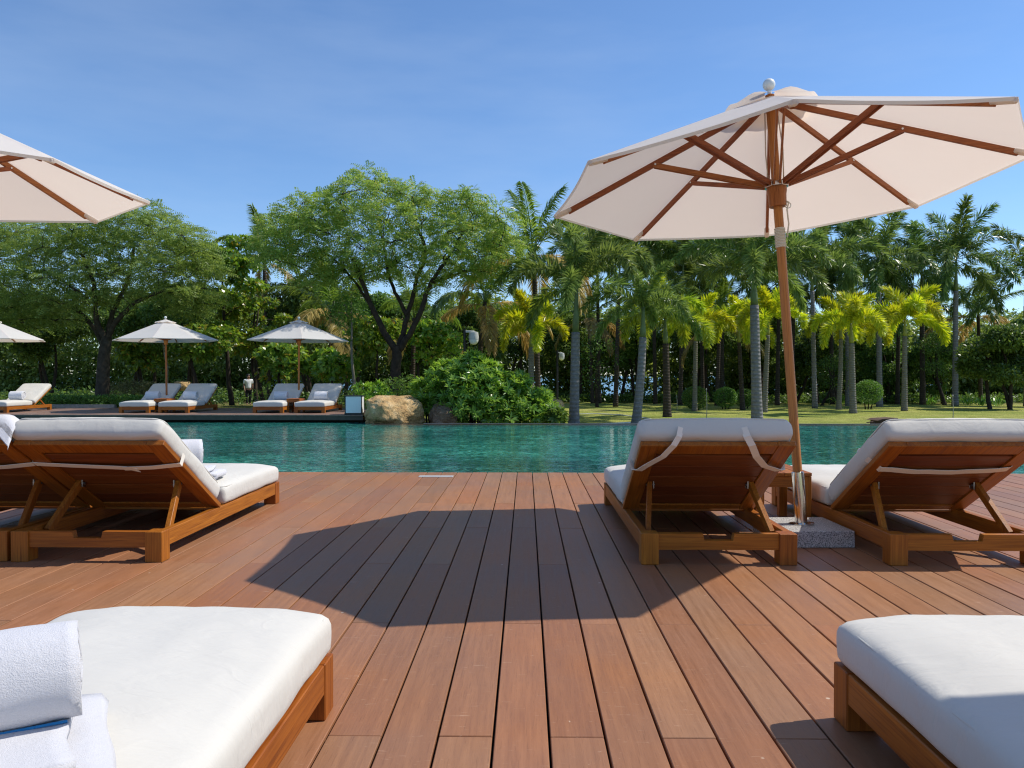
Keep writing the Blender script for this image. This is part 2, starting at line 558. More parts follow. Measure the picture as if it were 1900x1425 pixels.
def water_mats():
    t = NT('pool_water')
    p = t.coord('World')
    big = t.noise(t.coord('World', (0.9, 2.0, 1.0)), 1.0, 3, 0.55, 0.5)
    mid = t.noise(t.coord('World', (2.2, 5.5, 1.0)), 1.0, 3, 0.55, 0.8)
    fin = t.noise(t.coord('World', (9.0, 20.0, 1.0)), 1.0, 2, 0.5, 0.6)
    # mosaic floor of the pool seen through moving water
    warp = t.n('ShaderNodeVectorMath', operation='ADD')
    wsc = t.n('ShaderNodeVectorMath', operation='SCALE')
    nn = t.n('ShaderNodeTexNoise')
    t.set(nn, 'Vector', t.coord('World', (2.5, 6.0, 1.0)))
    nn.inputs['Scale'].default_value = 1.0
    t.set(wsc, 0, nn.outputs['Color'])
    wsc.inputs['Scale'].default_value = 0.55
    t.set(warp, 0, p)
    t.set(warp, 1, wsc.outputs['Vector'])
    vo = t.n('ShaderNodeTexVoronoi')
    t.set(vo, 'Vector', warp.outputs['Vector'])
    vo.inputs['Scale'].default_value = 15.0
    br = t.ramp(vo.outputs['Color'], [(0.12, (0.002, 0.050, 0.046)), (0.5, (0.013, 0.175, 0.148)), (0.9, (0.100, 0.460, 0.370))])
    c = t.mix(br, (0.008, 0.115, 0.112, 1), t.mapr(big, 0.4, 0.62, 0.0, 0.5))
    patch = t.noise(t.coord('World', (0.22, 0.55, 1.0)), 1.0, 3, 0.6, 0.8)
    c = t.hsv(c, t.mapr(patch, 0.3, 0.7, 0.515, 0.49), 1.0, t.mapr(patch, 0.32, 0.68, 0.55, 1.30))
    h = t.math('ADD', t.math('ADD', t.math('MULTIPLY', big, 0.5), t.math('MULTIPLY', mid, 0.55)), t.math('MULTIPLY', fin, 0.30))
    nm = t.bump(h, 0.11, 0.12)
    M['pool_water'] = t.done(t.pbr(c, 0.03, 0.5, 0, nm, IOR=1.33))
    t = NT('sea_water')
    n = t.noise(t.coord('World', (0.2, 0.6, 1)), 1.0, 4)
    M['sea_water'] = t.done(t.pbr((0.10, 0.24, 0.34, 1), 0.25, 0.5, 0, t.bump(n, 0.8, 0.5), IOR=1.33))
water_mats()
def ground_mats():
    t = NT('lawn')
    p = t.coord('World')
    a = t.noise(p, 0.35, 4, 0.6)
    b = t.noise(p, 3.0, 5, 0.7)
    c = t.ramp(a, [(0.32, (0.255, 0.320, 0.060)), (0.55, (0.40, 0.415, 0.10)), (0.74, (0.49, 0.445, 0.17))])
    c = t.hsv(c, 0.5, 1.0, t.mapr(b, 0.3, 0.7, 0.72, 1.22))
    # bare soil and leaf litter under the trees to the left and the sandy shore beyond
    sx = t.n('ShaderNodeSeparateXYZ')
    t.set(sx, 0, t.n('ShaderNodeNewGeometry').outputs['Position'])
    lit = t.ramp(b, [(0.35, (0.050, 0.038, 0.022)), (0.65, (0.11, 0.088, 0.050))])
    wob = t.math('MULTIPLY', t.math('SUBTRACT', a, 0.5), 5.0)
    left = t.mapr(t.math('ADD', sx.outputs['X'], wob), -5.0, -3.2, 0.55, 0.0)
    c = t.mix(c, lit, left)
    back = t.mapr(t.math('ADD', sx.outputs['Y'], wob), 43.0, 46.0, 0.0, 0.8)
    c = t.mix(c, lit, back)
    sand = t.mapr(sx.outputs['Y'], 52.0, 56.0, 0.0, 1.0)
    c = t.mix(c, (0.42, 0.36, 0.26, 1), sand)
    M['lawn'] = t.done(t.pbr(c, 0.9, 0.1, 0, t.bump(t.noise(p, 40.0, 4, 0.7), 1.0, 0.06)))
ground_mats()

# ================================================================== SETTING
WATER_Z = -0.20
DECK_Y1 = 7.93                 # pool edge of the near deck
FAR_Y0 = 19.50                 # pool edge of the far deck
FAR_X1 = -4.15                 # its right end
EDGE_Y = 19.0                  # overflow edge of the pool
def sstep(a, b, x):
    t = min(1.0, max(0.0, (x - a) / (b - a)))
    return t * t * (3 - 2 * t)
def ground_z(x, y):
    left = -0.60 * sstep(24.0, 41.0, y) - 0.02
    right = -0.45 - 0.15 * sstep(30.0, 46.0, y)
    k = sstep(-5.0, -1.5, x)
    z = left * (1 - k) + right * k
    z += (0.10 * mnoise.noise(Vector((x * 0.16, y * 0.16, 3.1))) + 0.04 * mnoise.noise(Vector((x * 0.5, y * 0.5, 7.7)))) * sstep(20.5, 26.0, y)
    z -= 1.9 * sstep(50.0, 64.0, y)
    return z
def build_ground():
    ys = list(np.arange(19.6, 50, 0.6)) + list(np.arange(50, 66, 2.0)) + [70.0]
    xs = [-900, -300, -120, -70] + list(np.arange(-46, 46.1, 0.8)) + [70, 120, 300, 900]
    mb = MB()
    vs = [(x, y, ground_z(x, y)) for y in ys for x in xs]
    n = len(xs)
    fs = [(j * n + i, j * n + i + 1, (j + 1) * n + i + 1, (j + 1) * n + i) for j in range(len(ys) - 1) for i in range(n - 1)]
    mb.add(vs, fs)
    tag(mb.build('ground', M['lawn'], smooth='all'), kind='structure')
    # ground around and behind the terrace, below everything, out to the horizon
    mb = MB().add([(-900, -400, -1.3), (900, -400, -1.3), (900, 19.8, -1.3), (-900, 19.8, -1.3)], [(0, 1, 2, 3)])
    tag(mb.build('terrain', M['lawn']), kind='structure')
    mb = MB().add([(-9000, 58, -1.9), (9000, 58, -1.9), (9000, 12000, -1.9), (-9000, 12000, -1.9)], [(0, 1, 2, 3)])
    tag(mb.build('sea', M['sea_water']), kind='structure')
build_ground()

# ---- near deck: every plank a piece of its own
PITCH_P, X0P, LEN_P, J0 = 0.1545, -0.0900, 1.946, 3.093
deck = tag(empty('deck', (0, 0, 0)), kind='structure')
def plank_mesh(name, w, l, t, mat):
    return MB().box(-w / 2, w / 2, 0, l, -t, 0, 0.0022).mesh(name, mat)
GAP, JGAP, THK = 0.0072, 0.0018, 0.024
_pm = {}
def plank_len_mesh(l):
    k = round(l, 3)
    if k not in _pm:
        _pm[k] = plank_mesh('plank', PITCH_P - GAP, l - JGAP, THK, M['deck_plank'])
    return _pm[k]
cands = []
DECK_X, DECK_Y0 = 13.0, -2.5
for i in range(int((-DECK_X - X0P) / PITCH_P), int((DECK_X - X0P) / PITCH_P) + 1):
    xc = X0P + PITCH_P * (i + 0.5)
    off = J0 + (LEN_P / 2 if i % 2 else 0.0)
    k0 = math.floor((DECK_Y0 - off) / LEN_P)
    y = off + k0 * LEN_P
    while y < DECK_Y1:
        a, b = max(y, DECK_Y0), min(y + LEN_P, DECK_Y1)
        if b - a > 0.05:
            # how much of it the view holds
            seen = 0
            for s in np.linspace(a, b, 9):
                p = pix((xc, s, 0)) if s > 0.3 else None
                if p and -10 < p[0] < 1910 and p[1] < 1435:
                    seen += (CAM_H / max(s, 0.3)) ** 2
            cands.append((seen * (b - a), xc, a, b))
        y += LEN_P
cands.sort(reverse=True)
rng = random.Random(5)
rest = MB()
for n, (s, xc, a, b) in enumerate(cands):
    dz = rng.uniform(-0.0012, 0.0012)
    if n < 298 and s > 0:
        o = link('plank', plank_len_mesh(b - a), deck)
        o.location = (xc, a + JGAP / 2, dz)
    else:
        rest.box(xc - (PITCH_P - GAP) / 2, xc + (PITCH_P - GAP) / 2, a + JGAP / 2, b - JGAP / 2, -THK, dz)
ro = rest.build('outer_planks', M['deck_plank'], deck)
ro['kind'] = 'stuff'
MB().box(-DECK_X, DECK_X, DECK_Y0, DECK_Y1 - 0.03, -0.9, -0.045).build('deck_shade_block', M['deck_under_shade'], deck)  # dark block below the planks standing in for the shade in the gaps
MB().box(-DECK_X, DECK_X, DECK_Y1 - 0.028, DECK_Y1 - 0.004, -0.9, -0.026).build('fascia_board', M['deck_plank'], deck)
dh = MB().box(-0.17, 0.17, -0.045, 0.045, -0.02, 0.004, 0.002)
hp = on(809, 884.5, 0)
ho = dh.build('service_hatch', M['plate_grey'])
ho.location = (hp.x, hp.y, 0.003)
tag(ho, 'small metal cover plate let into the deck near the pool edge', 'cover plate')

# ---- pool
mb = MB()
wx0, wx1 = -24.0, 34.0
mb.add([(wx0, DECK_Y1 - 0.1, WATER_Z), (wx1, DECK_Y1 - 0.1, WATER_Z), (wx1, EDGE_Y - 0.4, WATER_Z), (FAR_X1 + 0.5, EDGE_Y - 0.4, WATER_Z),
        (FAR_X1 + 0.5, FAR_Y0 + 0.6, WATER_Z), (wx0, FAR_Y0 + 0.6, WATER_Z)], [(0, 1, 2, 3, 4, 5)])
tag(mb.build('pool_water', M['pool_water']), kind='structure')
edge = MB()
edge.prism([(EDGE_Y - 0.85, -1.2), (EDGE_Y - 0.85, WATER_Z - 0.02), (EDGE_Y - 0.42, WATER_Z + 0.004), (EDGE_Y, WATER_Z + 0.012), (EDGE_Y + 0.05, -0.24), (EDGE_Y + 0.05, -1.2)],
           lambda u, v: (FAR_X1 + 0.4, u, v), lambda u, v: (wx1 + 2, u, v))
tag(edge.build('pool_edge', M['wet_stone']), kind='structure')
trim = MB().box(FAR_X1 + 1.6, wx1 + 2, EDGE_Y + 0.052, EDGE_Y + 0.075, -0.6, WATER_Z + 0.018)
tag(trim.build('edge_trim', M['kerb_stone']), kind='structure')

# ---- far deck on the left
fdeck = tag(empty('far_deck', (0, 0, 0)), kind='structure')
fpm = plank_mesh('plank', PITCH_P - 0.006, 4.1, 0.03, M['far_plank'])
x = FAR_X1 - PITCH_P / 2
n = 0
while x > -19.5:
    o = link('plank', fpm, fdeck)
    o.location = (x, FAR_Y0, rng.uniform(-0.0015, 0.0015))
    x -= PITCH_P
    n += 1
MB().box(-19.6, FAR_X1 - 0.002, FAR_Y0 + 0.012, FAR_Y0 + 0.05, -0.135, -0.032).build('fascia_board', M['rail_stone'], fdeck)
MB().box(-19.6, FAR_X1 - 0.03, FAR_Y0 + 0.30, FAR_Y0 + 4.1, -1.2, -0.034).build('deck_shade_block', M['deck_under_shade'], fdeck)

# ================================================================== LOUNGER
LW, LL, HINGE, BANG, BLEN = 0.82, 1.96, 0.80, R(31.5), 0.895
HW = LW / 2
def cushion_mesh(name, sx, sy, sz, r, bulge, seed, nx=26, ny=40, nz=6, wr=0.0065, sag_edges=0.0):
    """soft rounded slab, base at z=0, centred in x, y from 0 to sy"""
    hx, hy, hz = sx / 2, sy / 2, sz / 2
    bm = bmesh.new()
    key = {}
    def vert(a, b, c):
        k = (round(a, 5), round(b, 5), round(c, 5))
        if k not in key:
            # spread grid lines towards the edges
            e = lambda t: math.copysign(abs(t) ** 0.8, t)
            p = Vector((e(a) * hx, e(b) * hy, c * hz))
            q = Vector((max(-hx + r, min(hx - r, p.x)), max(-hy + r, min(hy - r, p.y)), max(-hz + r, min(hz - r, p.z))))
            d = p - q
            if d.length > 1e-9:
                mx_ = max(abs(d.x), abs(d.y), abs(d.z))
                d = d.normalized() * mx_
            p = q + d
            u, v = p.x / hx, p.y / hy
            if p.z > 0:
                p.z += bulge * (1 - abs(u) ** 3) * (1 - 0.62 * abs(v) ** 5) * (p.z / hz)
                cr = (abs(u) * abs(v)) ** 6
                p.z -= 0.016 * cr
            s = 1 + 0.012 * (1 - (p.z / hz) ** 2)
            p.x *= s
            p.y *= 1 + 0.006 * (1 - (p.z / hz) ** 2)
            w = mnoise.noise(Vector((p.x * 5 + seed, p.y * 5, p.z * 5))) + 0.5 * mnoise.noise(Vector((p.x * 13, p.y * 9 + seed, p.z * 12)))
            dirn = Vector((p.x / hx * 0.4, p.y / hy * 0.4, p.z / hz)).normalized()
            p += dirn * w * wr
            key[k] = bm.verts.new((p.x, p.y + hy, p.z + hz))
        return key[k]
    lin = lambda n: [-1 + 2 * i / n for i in range(n + 1)]
    X, Y, Z = lin(nx), lin(ny), lin(nz)
    def grid(A, B, f):
        for i in range(len(A) - 1):
            for j in range(len(B) - 1):
                bm.faces.new((f(A[i], B[j]), f(A[i + 1], B[j]), f(A[i + 1], B[j + 1]), f(A[i], B[j + 1])))
    for s in (-1, 1):
        grid(X, Y, lambda a, b: vert(a, b, s))
        grid(X, Z, lambda a, b: vert(a, s, b))
        grid(Y, Z, lambda a, b: vert(s, a, b))
    bmesh.ops.recalc_face_normals(bm, faces=bm.faces)
    me = bpy.data.meshes.new(name)
    bm.to_mesh(me)
    bm.free()
    me.polygons.foreach_set('use_smooth', [True] * len(me.polygons))
    me.materials.append(M['cushion'])
    return me
def piping_mesh(name, sx, sy, z, r=0.05, rad=0.0050, seed=0):
    pts = []
    hx, y0, y1 = sx / 2 - 0.0035, 0.0035, sy - 0.0035
    for cx_, cy_, a0 in ((hx - r, y1 - r, 0), (-hx + r, y1 - r, 90), (-hx + r, y0 + r, 180), (hx - r, y0 + r, 270)):
        for k in range(5):
            a = R(a0 + k * 22.5)
            pts.append(Vector((cx_ + r * math.cos(a), cy_ + r * math.sin(a), z)))
    full = []
    for i in range(len(pts)):
        a, b = pts[i], pts[(i + 1) % len(pts)]
        m = max(1, int((b - a).length / 0.06))
        for k in range(m):
            q = a.lerp(b, k / m)
            q.z += 0.003 * mnoise.noise(Vector((q.x * 6 + seed, q.y * 6, 1.0)))
            full.append(q)
    full.append(full[0])
    return MB().tube(full, rad, 5, False).mesh(name, M['cushion'], 'all')
LM = {}
def lmesh(key, fn):
    if key not in LM:
        LM[key] = fn()
    return LM[key]
def rear_rail():
    o = [(-HW + 0.093, 0.078), (HW - 0.093, 0.078), (HW - 0.093, 0.163), (0.083, 0.163), (0.075, 0.127), (-0.075, 0.127), (-0.083, 0.163), (-HW + 0.093, 0.163)]
    return MB().prism(o, lambda u, v: (u, 0.012, v), lambda u, v: (u, 0.052, v)).mesh('rear_rail', M['teak_x'])
def back_frame():
    mb = MB()
    for s in (-1, 1):
        mb.box(s * HW if s < 0 else HW - 0.095, -HW + 0.095 if s < 0 else HW, -BLEN, 0, -0.03, 0.0, 0.003)
    mb.box(-HW + 0.0955, HW - 0.0955, -BLEN + 0.001, -BLEN + 0.10, -0.029, -0.001, 0.003)
    mb.box(-HW + 0.0955, HW - 0.0955, -0.07, -0.001, -0.029, -0.001, 0.003)
    return mb.mesh('backrest', M['teak_y'])
def slat_back():
    return MB().box(-HW + 0.0965, HW - 0.0965, -0.066, 0.066, -0.022, -0.004, 0.002).mesh('slat', M['teak_shaded'])
def strap_mesh(kind, only=None):
    """cotton ties on the back of the backrest; local to the backrest (x across, -y up the slope, -z behind)"""
    mb = MB()
    def band(pts, w, wdir):
        W = [Vector(wdir).normalized() * w / 2 for _ in pts]
        vs, fs = [], []
        for p, d in zip(pts, W):
            p = Vector(p)
            for q in (p - d, p + d):
                vs += [q, q + Vector((0, 0, -0.003))]
        for i in range(len(pts) - 1):
            a = i * 4
            b = a + 4
            fs += [(a, a + 2, b + 2, b), (a + 1, b + 1, b + 3, a + 3), (a, b, b + 1, a + 1), (a + 2, a + 3, b + 3, b + 2)]
        mb.add(vs, fs)
    if kind == 'tied':
        y = -0.66
        if only < 0:
            band([(-HW - 0.008, y, 0.03), (-HW - 0.006, y, -0.032), (-0.2, y + 0.012, -0.037), (0.10, y + 0.035, -0.040), (0.16, y + 0.05, -0.048)], 0.042, (0.05, 1, 0))
        else:
            band([(HW + 0.008, y, 0.03), (HW + 0.006, y, -0.034), (0.25, y + 0.02, -0.043), (0.08, y + 0.03, -0.046)], 0.042, (-0.05, 1, 0))
    elif kind == 'sag':
        y = -0.64
        n = 12
        band([(-HW - 0.012 + (2 * HW + 0.024) * k / n, y + 0.055 * math.sin(math.pi * k / n) + 0.004 * math.sin(k * 2.1), (0.02 if k in (0, n) else -0.036)) for k in range(n + 1)], 0.052, (0, 1, 0))
    elif kind == 'loose':
        s, x0 = only, (0.20 if only < 0 else 0.13)
        pts = [(x0, -0.950, 0.055), (x0 + 0.012, -0.944, 0.005), (x0 + 0.04, -0.915, -0.035), (x0 + 0.085, -0.82, -0.055), (x0 + 0.16, -0.70, -0.055), (0.385, -0.625, -0.046), (0.414, -0.605, -0.036), (0.420, -0.60, 0.03)]
        band([(s * x, y, z) for x, y, z in pts], 0.038, (0.84, -0.54 * s, 0))
    return mb.mesh('strap', M['strap'])
def make_lounger(loc, rz, label, group, strap=None, detail=True, seed=0):
    t = empty('sun_lounger', loc, rz)
    tag(t, label, 'sun lounger', group)
    P = lambda name, key, fn: link(name, lmesh(key, fn), t)
    lb = 0.093
    lg = lambda: MB().box(0, lb, 0, lb, 0, 0.165, 0.003).mesh('leg', M['teak_z'])
    for x in (-HW, HW - lb):
        for y in (0, LL - lb):
            P('leg', 'leg', lg).location = (x, y, 0)
    P('rear_rail', 'rear_rail', rear_rail)
    P('front_rail', 'front_rail', lambda: MB().box(-HW + lb, HW - lb, LL - 0.045, LL - 0.004, 0.078, 0.163, 0.002).mesh('front_rail', M['teak_x']))
    for s in (-1, 1):
        o = P('side_rail', 'side_rail', lambda: MB().box(-0.042, 0, lb, LL - lb, 0.076, 0.163, 0.003).mesh('side_rail', M['teak_y']))
        o.location = (HW - 0.003, 0, 0) if s > 0 else (-HW + 0.045, 0, 0)
    for k in range(7):
        o = P('slat', 'seat_slat', lambda: MB().box(-HW + 0.048, HW - 0.048, -0.07, 0.07, 0, 0.014, 0.002).mesh('slat', M['teak_x']))
        o.location = (0, HINGE + 0.10 + k * 0.155, 0.140)
    br = P('backrest', 'backrest', back_frame)
    br.location = (0, HINGE, 0.185)
    br.rotation_euler = (-BANG, 0, 0)
    for k in range(5):
        o = link('slat', lmesh('slat_back', slat_back), br)
        o.location = (0, -0.139 - k * 0.1385, 0)
    for s in (-1, 1):
        tp, bt = Vector((s * (HW - 0.115), HINGE - 0.345, 0.365)), Vector((s * (HW - 0.068), HINGE - 0.585, 0.125))
        def prop():
            d = (bt - tp)
            z = d.normalized()
            xx = Vector((1, 0, 0))
            yy = z.cross(xx).normalized()
            xx = yy.cross(z)
            MM = Matrix(((xx.x, yy.x, z.x, tp.x), (xx.y, yy.y, z.y, tp.y), (xx.z, yy.z, z.z, tp.z), (0, 0, 0, 1)))
            return MB().box(-0.014, 0.014, -0.022, 0.022, -0.02, d.length, 0.002, MM).mesh('prop', M['teak_z'])
        p = P('prop', 'prop%d' % s, prop)
        if detail:
            link('bracket', lmesh('bracket%d' % s, lambda: MB().box(tp.x - s * 0.018, tp.x - s * 0.024, tp.y - 0.02, tp.y + 0.02, tp.z - 0.025, tp.z + 0.03, 0.001).tube([(tp.x - s * 0.03, tp.y, tp.z - 0.005), (tp.x + s * 0.02, tp.y, tp.z - 0.005)], 0.007, 8).mesh('bracket', M['bracket_metal'])), p)
    sl = LL - HINGE - 0.075
    sc = P('seat_cushion', 'seat_cushion', lambda: cushion_mesh('seat_cushion', LW - 0.012, sl, 0.124, 0.024, 0.040, 3.0))
    sc.location = (0, HINGE + 0.075, 0.166)
    if detail:
        link('piping', lmesh('seat_pipe', lambda: piping_mesh('piping', LW - 0.024, sl - 0.010, 0.112, 0.05)), sc)
    bc = link('back_cushion', lmesh('back_cushion', lambda: cushion_mesh('back_cushion', LW - 0.005, BLEN + 0.02, 0.118, 0.032, 0.012, 9.0)), t)
    bc.matrix_local = Matrix.Translation((0, HINGE, 0.185)) @ Matrix.Rotation(-BANG, 4, 'X') @ Matrix.Translation((-0.012, -BLEN - 0.045, 0.003))
    if detail:
        link('piping', lmesh('back_pipe', lambda: piping_mesh('piping', LW - 0.010, BLEN + 0.014, 0.104, 0.05, 0.0050, 4)), bc)
    if strap:
        for sd in ((-1, 1) if strap != 'sag' else (0,)):
            link('strap', lmesh('strap_%s%d' % (strap, sd), lambda: strap_mesh(strap, sd)), t).matrix_local = Matrix.Translation((0, HINGE, 0.185)) @ Matrix.Rotation(-BANG, 4, 'X')
    return t
REAR = 4.066
NEAR, FAR = 'sun loungers on the near deck', 'sun loungers across the pool'
lA = make_lounger((-2.355, REAR, 0), 0, 'teak lounger left of the open deck, back cushion tied with a knotted white band', NEAR, 'tied')
lB = make_lounger((-3.20, REAR + 0.01, 0), 0, 'teak lounger at the left edge of the photo with a blue-edged towel over its back', NEAR, 'tied')
lC = make_lounger((1.02, REAR, 0), 0, 'teak lounger seen from behind left of the big parasol pole, white ties hanging loose', NEAR, 'loose')
lD = make_lounger((2.325, REAR, 0), 0, 'teak lounger right of the big parasol pole with one sagging band across its back', NEAR, 'sag')
lE = make_lounger((-0.990, 2.298 - LL, 0), 0, 'nearest lounger at bottom left, white mattress with rolled and folded towels on it', NEAR)
lF = make_lounger((1.310, 2.258 - LL, 0), 0, 'nearest lounger at bottom right, bare white mattress partly in shade', NEAR)
FY = 20.40 + LL
far_l = []
for xc, lab in ((-14.35, 'lounger across the pool cut by the left edge of the photo'),
                (-10.50, 'left lounger of the pair across the pool under the sunlit parasol'),
                (-9.44, 'right lounger of the pair across the pool under the sunlit parasol'),
                (-6.89, 'left lounger of the pair across the pool under the shaded parasol'),
                (-5.77, 'lounger across the pool closest to the white box lantern')):
    far_l.append(make_lounger((xc, FY, 0), math.pi, lab, FAR, None, True))

# ================================================================== TOWELS
def roll_mesh(name, r, ln, seed, turns=3.6):
    """spiral-rolled terry towel, axis along x, lying on z=0"""
    th = r / (turns + 0.35)
    n = int(turns * 26)
    vs, fs = [], []
    nx = 22
    for j in range(nx + 1):
        x = -ln / 2 + ln * j / nx
        e = min(1.0, (ln / 2 - abs(x)) / 0.02)
        for i in range(n + 1):
            a = 2 * math.pi * turns * i / n
            rr = 0.02 + (r - 0.02) * i / n
            rr *= 0.985 + 0.015 * math.sqrt(max(0, e))
            w = 0.0035 * mnoise.noise(Vector((x * 14 + seed, math.cos(a) * 3, math.sin(a) * 3 + rr * 20)))
            shift = 0.010 * mnoise.noise(Vector((seed, rr * 30, a * 0.4)))
            for q in (rr + w, rr + w - th * 0.80):
                q = max(q, 0.004)
                vs.append((x + shift, q * math.cos(a - 5.5), r + q * math.sin(a - 5.5)))
    s = (n + 1) * 2
    for j in range(nx):
        for i in range(n):
            a = j * s + i * 2
            b = a + s
            fs += [(a, a + 2, b + 2, b), (a + 1, b + 1, b + 3, a + 3)]
        a = j * s + n * 2
        fs.append((a, a + 1, a + s + 1, a + s))
    for j in (0, nx):
        for i in range(n):
            a = j * s + i * 2
            fs.append((a, a + 1, a + 3, a + 2))
    return MB().add(vs, fs).mesh(name, M['towel'], 'all')
def folded_mesh(name, lx, ly, layers, th, seed):
    """towel folded in loose layers: a serpentine sheet with rounded folds at +x and -x"""
    path = []
    for k in range(layers):
        z = th * 0.5 + k * th
        ins = 0.006 + 0.022 * k + 0.008 * rng.uniform(0, 1)
        xs_ = np.linspace(-lx / 2 + ins, lx / 2 - ins, 16)
        if k % 2:
            xs_ = xs_[::-1]
        for xx in xs_:
            path.append((xx, z))
        if k < layers - 1:
            s = 1 if k % 2 == 0 else -1
            for a in (-50, 0, 50):
                path.append((s * (lx / 2 - ins) + s * th * 0.5 * math.cos(R(a)), z + th * 0.5 + th * 0.5 * math.sin(R(a))))
    ny = 14
    vs, fs = [], []
    h = th * 0.36
    for j in range(ny + 1):
        y = -ly / 2 + ly * j / ny
        for i, (xx, z) in enumerate(path):
            p0, p1 = path[max(0, i - 1)], path[min(len(path) - 1, i + 1)]
            tx, tz = p1[0] - p0[0], p1[1] - p0[1]
            l = math.hypot(tx, tz) or 1
            nx_, nz_ = -tz / l, tx / l
            wob = 0.022 * mnoise.noise(Vector((xx * 5 + seed, y * 7, z * 14)))
            zz = z + (0.012 * mnoise.noise(Vector((xx * 9, y * 9 + seed, z * 3)))) * (z / (th * layers))
            for s in (1, -1):
                vs.append((xx + wob + s * nx_ * h, y + 0.5 * wob, max(0.0005, zz + s * nz_ * h)))
    s = len(path) * 2
    for j in range(ny):
        for i in range(len(path) - 1):
            a = j * s + i * 2
            b = a + s
            fs += [(a, a + 2, b + 2, b), (a + 1, b + 1, b + 3, a + 3)]
        for e in (0, len(path) - 1):
            a = j * s + e * 2
            fs.append((a, a + 1, a + s + 1, a + s))
    for j in (0, ny):
        for i in range(len(path) - 1):
            a = j * s + i * 2
            fs.append((a, a + 1, a + 3, a + 2))
    return MB().add(vs, fs).mesh(name, M['towel'], 'all')
def stripe_on_roll(r, ln, a0, a1, x0, x1):
    vs, fs = [], []
    n = 6
    for k in range(n + 1):
        a = R(a0 + (a1 - a0) * k / n)
        for x in (x0, x1):
            for q in (r + 0.0015, r + 0.006):
                vs.append((x, q * math.cos(a), r + q * math.sin(a)))
    for k in range(n):
        a, b = 4 * k, 4 * k + 4
        fs += [(a + 1, b + 1, b + 3, a + 3), (a, a + 2, b + 2, b), (a, b, b + 1, a + 1), (a + 2, a + 3, b + 3, b + 2)]
    fs += [(0, 1, 3, 2), (4 * n, 4 * n + 2, 4 * n + 3, 4 * n + 1)]
    return MB().add(vs, fs).mesh('blue_stripe', M['towel_blue'])
SEAT_TOP = 0.166 + 0.125 + 0.038
def rolled(name, loc, rz, r, ln, label, group, seed, stripe=None):
    me = lmesh('roll_%.3f_%.2f_%d' % (r, ln, seed), lambda: roll_mesh('rolled_towel', r, ln, seed))
    o = link(name, me)
    o.location = loc
    o.rotation_euler = (0, 0, rz)
    if stripe:
        link('blue_stripe', stripe_on_roll(r, ln, *stripe), o)
    return tag(o, label, 'towel', group)
def folded(loc, rz, lx, ly, layers, th, label, group, seed):
    o = link('folded_towel', lmesh('fold_%.2f_%.2f_%d_%d' % (lx, ly, layers, seed), lambda: folded_mesh('folded_towel', lx, ly, layers, th, seed)))
    o.location = loc
    o.rotation_euler = (0, 0, rz)
    return tag(o, label, 'towel', group)
TW = 'white pool towels'
# on the nearest lounger, bottom left
folded((-0.955, 1.235, SEAT_TOP - 0.006), R(31), 0.47, 0.36, 3, 0.027, 'loosely folded white towel lying under the rolled one on the bottom-left lounger', TW, 3)
rolled('rolled_towel', (-0.986, 1.243, SEAT_TOP + 0.066), R(31), 0.088, 0.44, 'big rolled white towel with blue stripe on the bottom-left lounger', TW, 1, (-122, -102, -0.215, 0.20))
# on the loungers in the middle ground
folded((-2.22, 5.02, SEAT_TOP - 0.008), R(12), 0.40, 0.26, 3, 0.026, 'folded white towel on the seat of the lounger left of the open deck', TW, 5)
rolled('rolled_towel', (-2.32, 4.93, SEAT_TOP + 0.066), R(22), 0.100, 0.42, 'rolled white towel behind the tied back cushion left of the open deck', TW, 2)
folded((2.24, 5.03, SEAT_TOP - 0.008), R(-4), 0.36, 0.26, 2, 0.026, 'folded white towel on the seat of the lounger right of the big parasol pole', TW, 6)
rolled('rolled_towel', (2.33, 4.93, SEAT_TOP + 0.042), R(-4), 0.088, 0.40, 'rolled white towel with its spiral end showing, right of the big parasol pole', TW, 4)
# across the pool
ftw = ['rolled towel on the lounger cut by the left edge across the pool', 'rolled towel on the left lounger under the sunlit parasol across the pool',
       'rolled towel on the right lounger under the sunlit parasol across the pool', 'rolled towel on the left lounger under the shaded parasol across the pool',
       'rolled towel on the lounger closest to the white box lantern']
for l, lab in zip(far_l, ftw):
    rolled('rolled_towel', (l.location.x + 0.05, FY - 0.99, SEAT_TOP - 0.012), R(3), 0.13, 0.36, lab, TW, 7)
